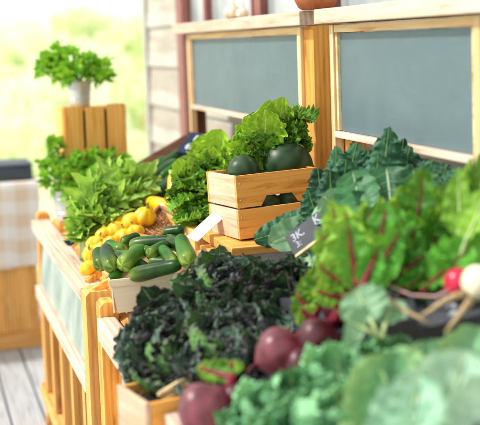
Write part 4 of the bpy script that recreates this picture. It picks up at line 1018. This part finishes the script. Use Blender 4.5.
beet((0.533, 1.916, 0.900), .026, (0.478, 1.867, 0.885), 'dark beet between the front left beet and the curly kale', 'beet', (.6, .3, .6))
beet((0.670, 1.942, 0.936), .034, (0.598, 1.857, 0.928), 'dark beet half buried under the two pink beets', 'beet', (.6, .3, .4))


# ---- beet greens filling the right side
GG = 'beet green bunches on the right'
def C(a, b_, W, n=NF, arch=-.12, kind='chard'): return (a, b_, W * 1.22, arch, kind, n)
leafset('beet_greens', 'yellow green beet greens rising left of the red stems, largest in view', 'beet greens', 'chard', [
    C((0.784, 1.924, 1.087), (0.769, 1.963, 1.235), .105, (-.7, -.6, .3)), C((0.776, 1.946, 1.078), (0.735, 2.010, 1.186), .075, (-.3, -.8, .5)), C((0.761, 1.908, 1.079), (0.707, 1.950, 1.133), .065, (-.2, -.6, .8)), C((0.741, 1.892, 1.070), (0.690, 1.930, 1.085), .055, (-.2, -.5, .8)), C((0.799, 1.981, 1.074), (0.774, 2.045, 1.233), .075, (-.2, -.9, .4))], GG, 'crimson', .0075)
leafset('beet_greens', 'beet greens with a bold crimson rib in the middle of the right side', 'beet greens', 'chard_dark', [
    C((0.779, 1.883, 1.090), (0.843, 1.922, 1.244), .095, (-.8, -.5, .3)), C((0.757, 1.838, 1.098), (0.845, 1.855, 1.205), .055, (-.35, -.85, .4), -.04), C((0.746, 1.841, 1.095), (0.749, 1.894, 1.221), .055, (-.35, -.85, .4), -.04), C((0.750, 1.831, 1.104), (0.797, 1.855, 1.174), .04, (-.35, -.85, .4), -.04), C((0.786, 1.862, 1.101), (0.853, 1.873, 1.201), .075, (.1, -.9, .4)), C((0.805, 1.917, 1.086), (0.822, 1.968, 1.230), .07, (-.7, -.7, .1)), C((0.796, 1.858, 1.094), (0.884, 1.838, 1.156), .07, (-.2, -.6, .8)), C((0.819, 1.893, 1.090), (0.895, 1.902, 1.201), .075, (-.8, -.4, .4))], GG, 'crimson', .008)
leafset('beet_greens', 'upright yellow green beet leaf curling over below the right chalkboard', 'beet greens', 'chard', [
    C((0.898, 1.938, 1.151), (0.947, 1.980, 1.296), .080, (-.75, -.6, .3)), C((0.902, 2.000, 1.150), (0.928, 2.044, 1.253), .06, (.2, -.9, .3)), C((0.931, 1.949, 1.147), (0.991, 1.984, 1.253), .06, (-.3, -.8, .5))], GG, 'crimson', .003)
leafset('beet_greens', 'bright green leaves crowding the right picture edge', 'beet greens', 'chard', [
    C((0.947, 1.843, 1.181), (0.973, 1.889, 1.299), .05, (-.7, -.6, .4)), C((0.933, 1.785, 1.183), (0.982, 1.801, 1.275), .055, (-.8, -.5, .3)), C((0.955, 1.882, 1.175), (0.962, 1.931, 1.269), .05, (.2, -.9, .3)), C((0.994, 1.871, 1.173), (1.051, 1.932, 1.325), .06, (-.8, -.5, .3)), C((0.976, 1.876, 1.174), (1.024, 1.938, 1.311), .05, (.4, -.9, .2))], GG, 'stalk', .003)
leafset('beet_greens', 'mid green leaves lying above the black sign and the radish', 'beet greens', 'chard_dark', [
    C((0.822, 1.828, 1.079), (0.928, 1.846, 1.155), .08, (-.5, -.6, .7)), C((0.836, 1.867, 1.094), (0.892, 1.880, 1.178), .075, (.2, -.8, .5)), C((0.844, 1.824, 1.103), (0.940, 1.800, 1.140), .06, (-.3, -.4, .9)), C((0.870, 1.796, 1.110), (0.967, 1.796, 1.185), .075, (-.6, -.6, .5)),
    C((0.900, 1.915, 1.136), (0.881, 1.971, 1.216), .07, (-.6, -.7, .3)), C((0.923, 1.887, 1.133), (0.951, 1.931, 1.231), .08, (.1, -.9, .4)), C((0.946, 1.851, 1.143), (0.990, 1.877, 1.230), .08, (-.7, -.6, .3)), C((0.871, 2.005, 1.108), (0.890, 2.070, 1.191), .08, (-.5, -.8, .3)),
    C((0.889, 1.950, 1.131), (0.940, 1.996, 1.227), .08, (-.2, -.8, .5)), C((0.959, 1.942, 1.155), (0.973, 2.010, 1.253), .08, (-.8, -.5, .2)), C((0.997, 1.933, 1.173), (1.023, 1.996, 1.261), .08, (.2, -.8, .5)), C((0.885, 1.834, 1.114), (0.842, 1.870, 1.136), .06, (-.2, -.5, .9)), C((0.946, 1.797, 1.125), (0.906, 1.834, 1.177), .07, (-.2, -.5, .9))], GG, 'crimson', .003)
leafset('beet_greens', 'pale green leaf folded over just right of the crimson beet', 'beet greens', 'collard_pale', [
    C((0.740, 1.766, 1.058), (0.732, 1.815, 1.109), .075, kind='collard'), C((0.722, 1.750, 1.050), (0.690, 1.761, 1.068), .065, kind='collard'), C((0.762, 1.759, 1.052), (0.792, 1.796, 1.085), .06, kind='collard')], GG, 'stalk', .004)

tk = thing('beet_stalks', 'thick bunch of crimson beet stalks rising from the dark crimson beet', 'beet stalks', (0.753, 1.950, 1.048))
for a, b_, c_, r_ in (((0.749, 1.961, 1.042), (0.766, 1.899, 1.100), (0.785, 1.911, 1.175), .008), ((0.757, 1.959, 1.050), (0.773, 1.887, 1.112), (0.816, 1.881, 1.177), .0085), ((0.753, 1.981, 1.045), (0.758, 1.910, 1.087), (0.764, 1.938, 1.180), .007), ((0.756, 1.948, 1.041), (0.776, 1.875, 1.107), (0.841, 1.864, 1.185), .007), ((0.742, 1.974, 1.052), (0.748, 1.934, 1.087), (0.739, 1.961, 1.128), .006)):
    a, b_, c_ = Vector(a), Vector(b_), Vector(c_); m = MB(); m.tube([a, a.lerp(b_, .55), b_, b_.lerp(c_, .5), c_], [r_ * 1.1, r_, r_ * .95, r_ * .7, r_ * .35], 8); m.build('stalk', M['crimson'], tk)

# ---- turnip and radish
tn = thing('turnip', 'cream turnip with tan forked roots at the right picture edge', 'turnip', (0.915, 1.711, 1.120))
c_ = Vector((0.917, 1.710, 1.121)); q = Matrix(Vector((0, 0, 1)).rotation_difference(Vector((.6, .5, .5)).normalized()).to_matrix().to_4x4())
m = MB(); m.lathe([(a * .032, b * .032) for a, b in [(0, -1), (.2, -.95), (.6, -.75), (.93, -.3), (1, .08), (.9, .48), (.55, .82), (.2, .95), (0, .97)]], 32, c_, q); m.build('bulb', M['turnip'], tn)
for pts, r_ in ((((0.890, 1.706, 1.107), (0.861, 1.724, 1.094), (0.833, 1.730, 1.076), (0.817, 1.744, 1.062)), (.008, .0055, .004, .002)), (((0.890, 1.685, 1.100), (0.872, 1.688, 1.080), (0.850, 1.682, 1.061), (0.838, 1.684, 1.048)), (.008, .006, .004, .002))):
    m = MB(); m.tube(pts, r_, 7); m.build('root', M['root'], tn)
rd = thing('radish', 'red radish tucked against the left side of the cream turnip', 'radish', (0.907, 1.764, 1.110))
c_ = Vector((0.909, 1.769, 1.110)); m = MB(); m.lathe([(a * .028, b * .028) for a, b in [(0, -1.05), (.15, -1), (.6, -.75), (.93, -.3), (1, .08), (.9, .48), (.55, .82), (.2, .95), (0, .97)]], 28, c_, q); m.build('bulb', M['radish'], rd)
m = MB(); m.tube([(0.897, 1.757, 1.107), (0.867, 1.774, 1.088), (0.834, 1.804, 1.088), (0.802, 1.836, 1.103)], [.004, .003, .0026, .002], 6); m.build('stem', M['rose_stem'], rd)
tw = MB(); tw.tube([(0.778, 1.790, 1.093), (0.795, 1.762, 1.076), (0.813, 1.735, 1.066), (0.828, 1.720, 1.056)], [.003, .0038, .0035, .002], 7)
tag(tw.build('dry_stem', M['root']), 'dry tan stem lying across the left edge of the black sign', 'stem')

# ---- green curly kale at the front
GF = 'green curly kale bunches at the front'
fk = head('green_kale_bunch', 'frilly green kale bunch in the very front, left of the cabbages', 'kale', (0, 0, 0), around((0, 0, 0), (0, 0, 1), 22, .100, 1.45, .072, 'fringe', .5, .4), M['curly'], M['stalk'], GF, .004)
fk2 = head('green_kale_bunch', '', 'kale', (0, 0, 0), around((0, 0, 0), (0, 0, 1), 22, .100, 1.45, .072, 'fringe', .5, 1.9), M['curly'], M['stalk'], GF, .004)
FKS = [((0.525, 1.754, 0.936), 'frilly green kale bunch lowest in the front, left of the cabbages'), ((0.585, 1.760, 0.961), 'frilly green kale bunch in front of the biggest beet'), ((0.651, 1.723, 0.995), 'frilly green kale bunch right below the highlighted beet'),
       ((0.586, 1.654, 0.948), 'frilly green kale bunch at the bottom edge before the pale cabbage'), ((0.771, 1.730, 0.993), 'deep green kale frill between the black sign and the cabbage'), ((0.820, 1.675, 1.003), 'deep green kale frill just below the right half of the black sign'),
       ((0.717, 1.746, 0.999), 'frilly green kale bunch behind the outer cabbage leaf'), ((0.515, 1.671, 0.910), 'frilly green kale bunch mostly below the picture edge'), ((0.623, 1.604, 0.975), 'frilly green kale bunch against the outer cabbage leaf')]
for i, (p, lab) in enumerate(FKS):
    q_ = Vector(p) + Vector((.02, .04, -.05)); rot = (rng.uniform(.2, .6), rng.uniform(-.4, .0), rng.uniform(-.6, .6))
    if i < 2: o = (fk, fk2)[i]; o.location = q_; o.rotation_euler = rot; o['label'] = lab; o.scale = (.85,) * 3
    else: dup((fk, fk2)[i % 2], q_, rot, rng.uniform(.75, .95), lab)

# ---- cabbages
GC = 'cabbages in the front right'
NC = (-.35, -.6, .7)
def cabbage(label, c, r, leaves, outer):
    t = thing('cabbage', label, 'cabbage', c, GC)
    m = MB(); m.lathe([(math.sin(a) * r, -math.cos(a) * r * .92) for a in np.linspace(.001, PI - .001, 22)], 36, c, mod=lambda a, v: 1 + .03 * math.sin(a * 3 + v * 6)); m.build('heart', M['cabbage'], t)
    lv = MB(); st = MB()
    for a, b_, W, arch, n in leaves:
        pts = lv.leaf(a, b_, n, W, 'cabbage', arch); st.tube([Vector(q_) + Vector(n).normalized() * .0005 for q_ in pts], [.0065 * (1 - .9 * i / (len(pts) - 1)) for i in range(len(pts))], 7)
    lv.build('head_leaves', M['cabbage'], t); st.build('midribs', M['stalk'], t)
    lv = MB()
    for a, b_, W, arch, n in outer: lv.leaf(a, b_, n, W, 'cabbage', arch)
    lv.build('outer_leaves', M['cabbage_outer'], t)
    return t
cabbage('large pale cabbage filling the bottom right corner', (0.738, 1.458, 0.899), .065,
    [((0.676, 1.418, 0.945), (0.783, 1.504, 1.072), .130, -.22, (-.25, -.6, .7)), ((0.622, 1.412, 0.940), (0.703, 1.504, 1.043), .115, -.2, (-.5, -.5, .7)), ((0.720, 1.353, 0.948), (0.795, 1.436, 1.051), .12, -.2, (-.1, -.6, .8))],
    [((0.722, 1.513, 0.983), (0.712, 1.627, 1.048), .085, -.22, (-.6, -.4, .7)), ((0.781, 1.516, 0.975), (0.859, 1.608, 1.076), .11, -.2, (-.2, -.7, .6)), ((0.757, 1.543, 0.969), (0.789, 1.647, 1.051), .10, -.18, (-.5, -.6, .6))])
cabbage('cabbage with yellowish outer leaf margins left of the pale one', (0.659, 1.585, 0.896), .055,
    [((0.622, 1.432, 0.926), (0.669, 1.510, 1.006), .085, -.2, (-.5, -.5, .6))],
    [((0.622, 1.535, 0.911), (0.677, 1.636, 1.039), .085, -.18, (-.8, -.5, .4)), ((0.630, 1.514, 0.933), (0.716, 1.605, 1.050), .12, -.2, (-.2, -.7, .6)), ((0.648, 1.488, 0.939), (0.704, 1.542, 1.016), .09, -.2, (-.1, -.7, .7))])
# slanted produce board carrying the front heap
for o in list(scene.objects):
    if '_w' in o: del o['_w']
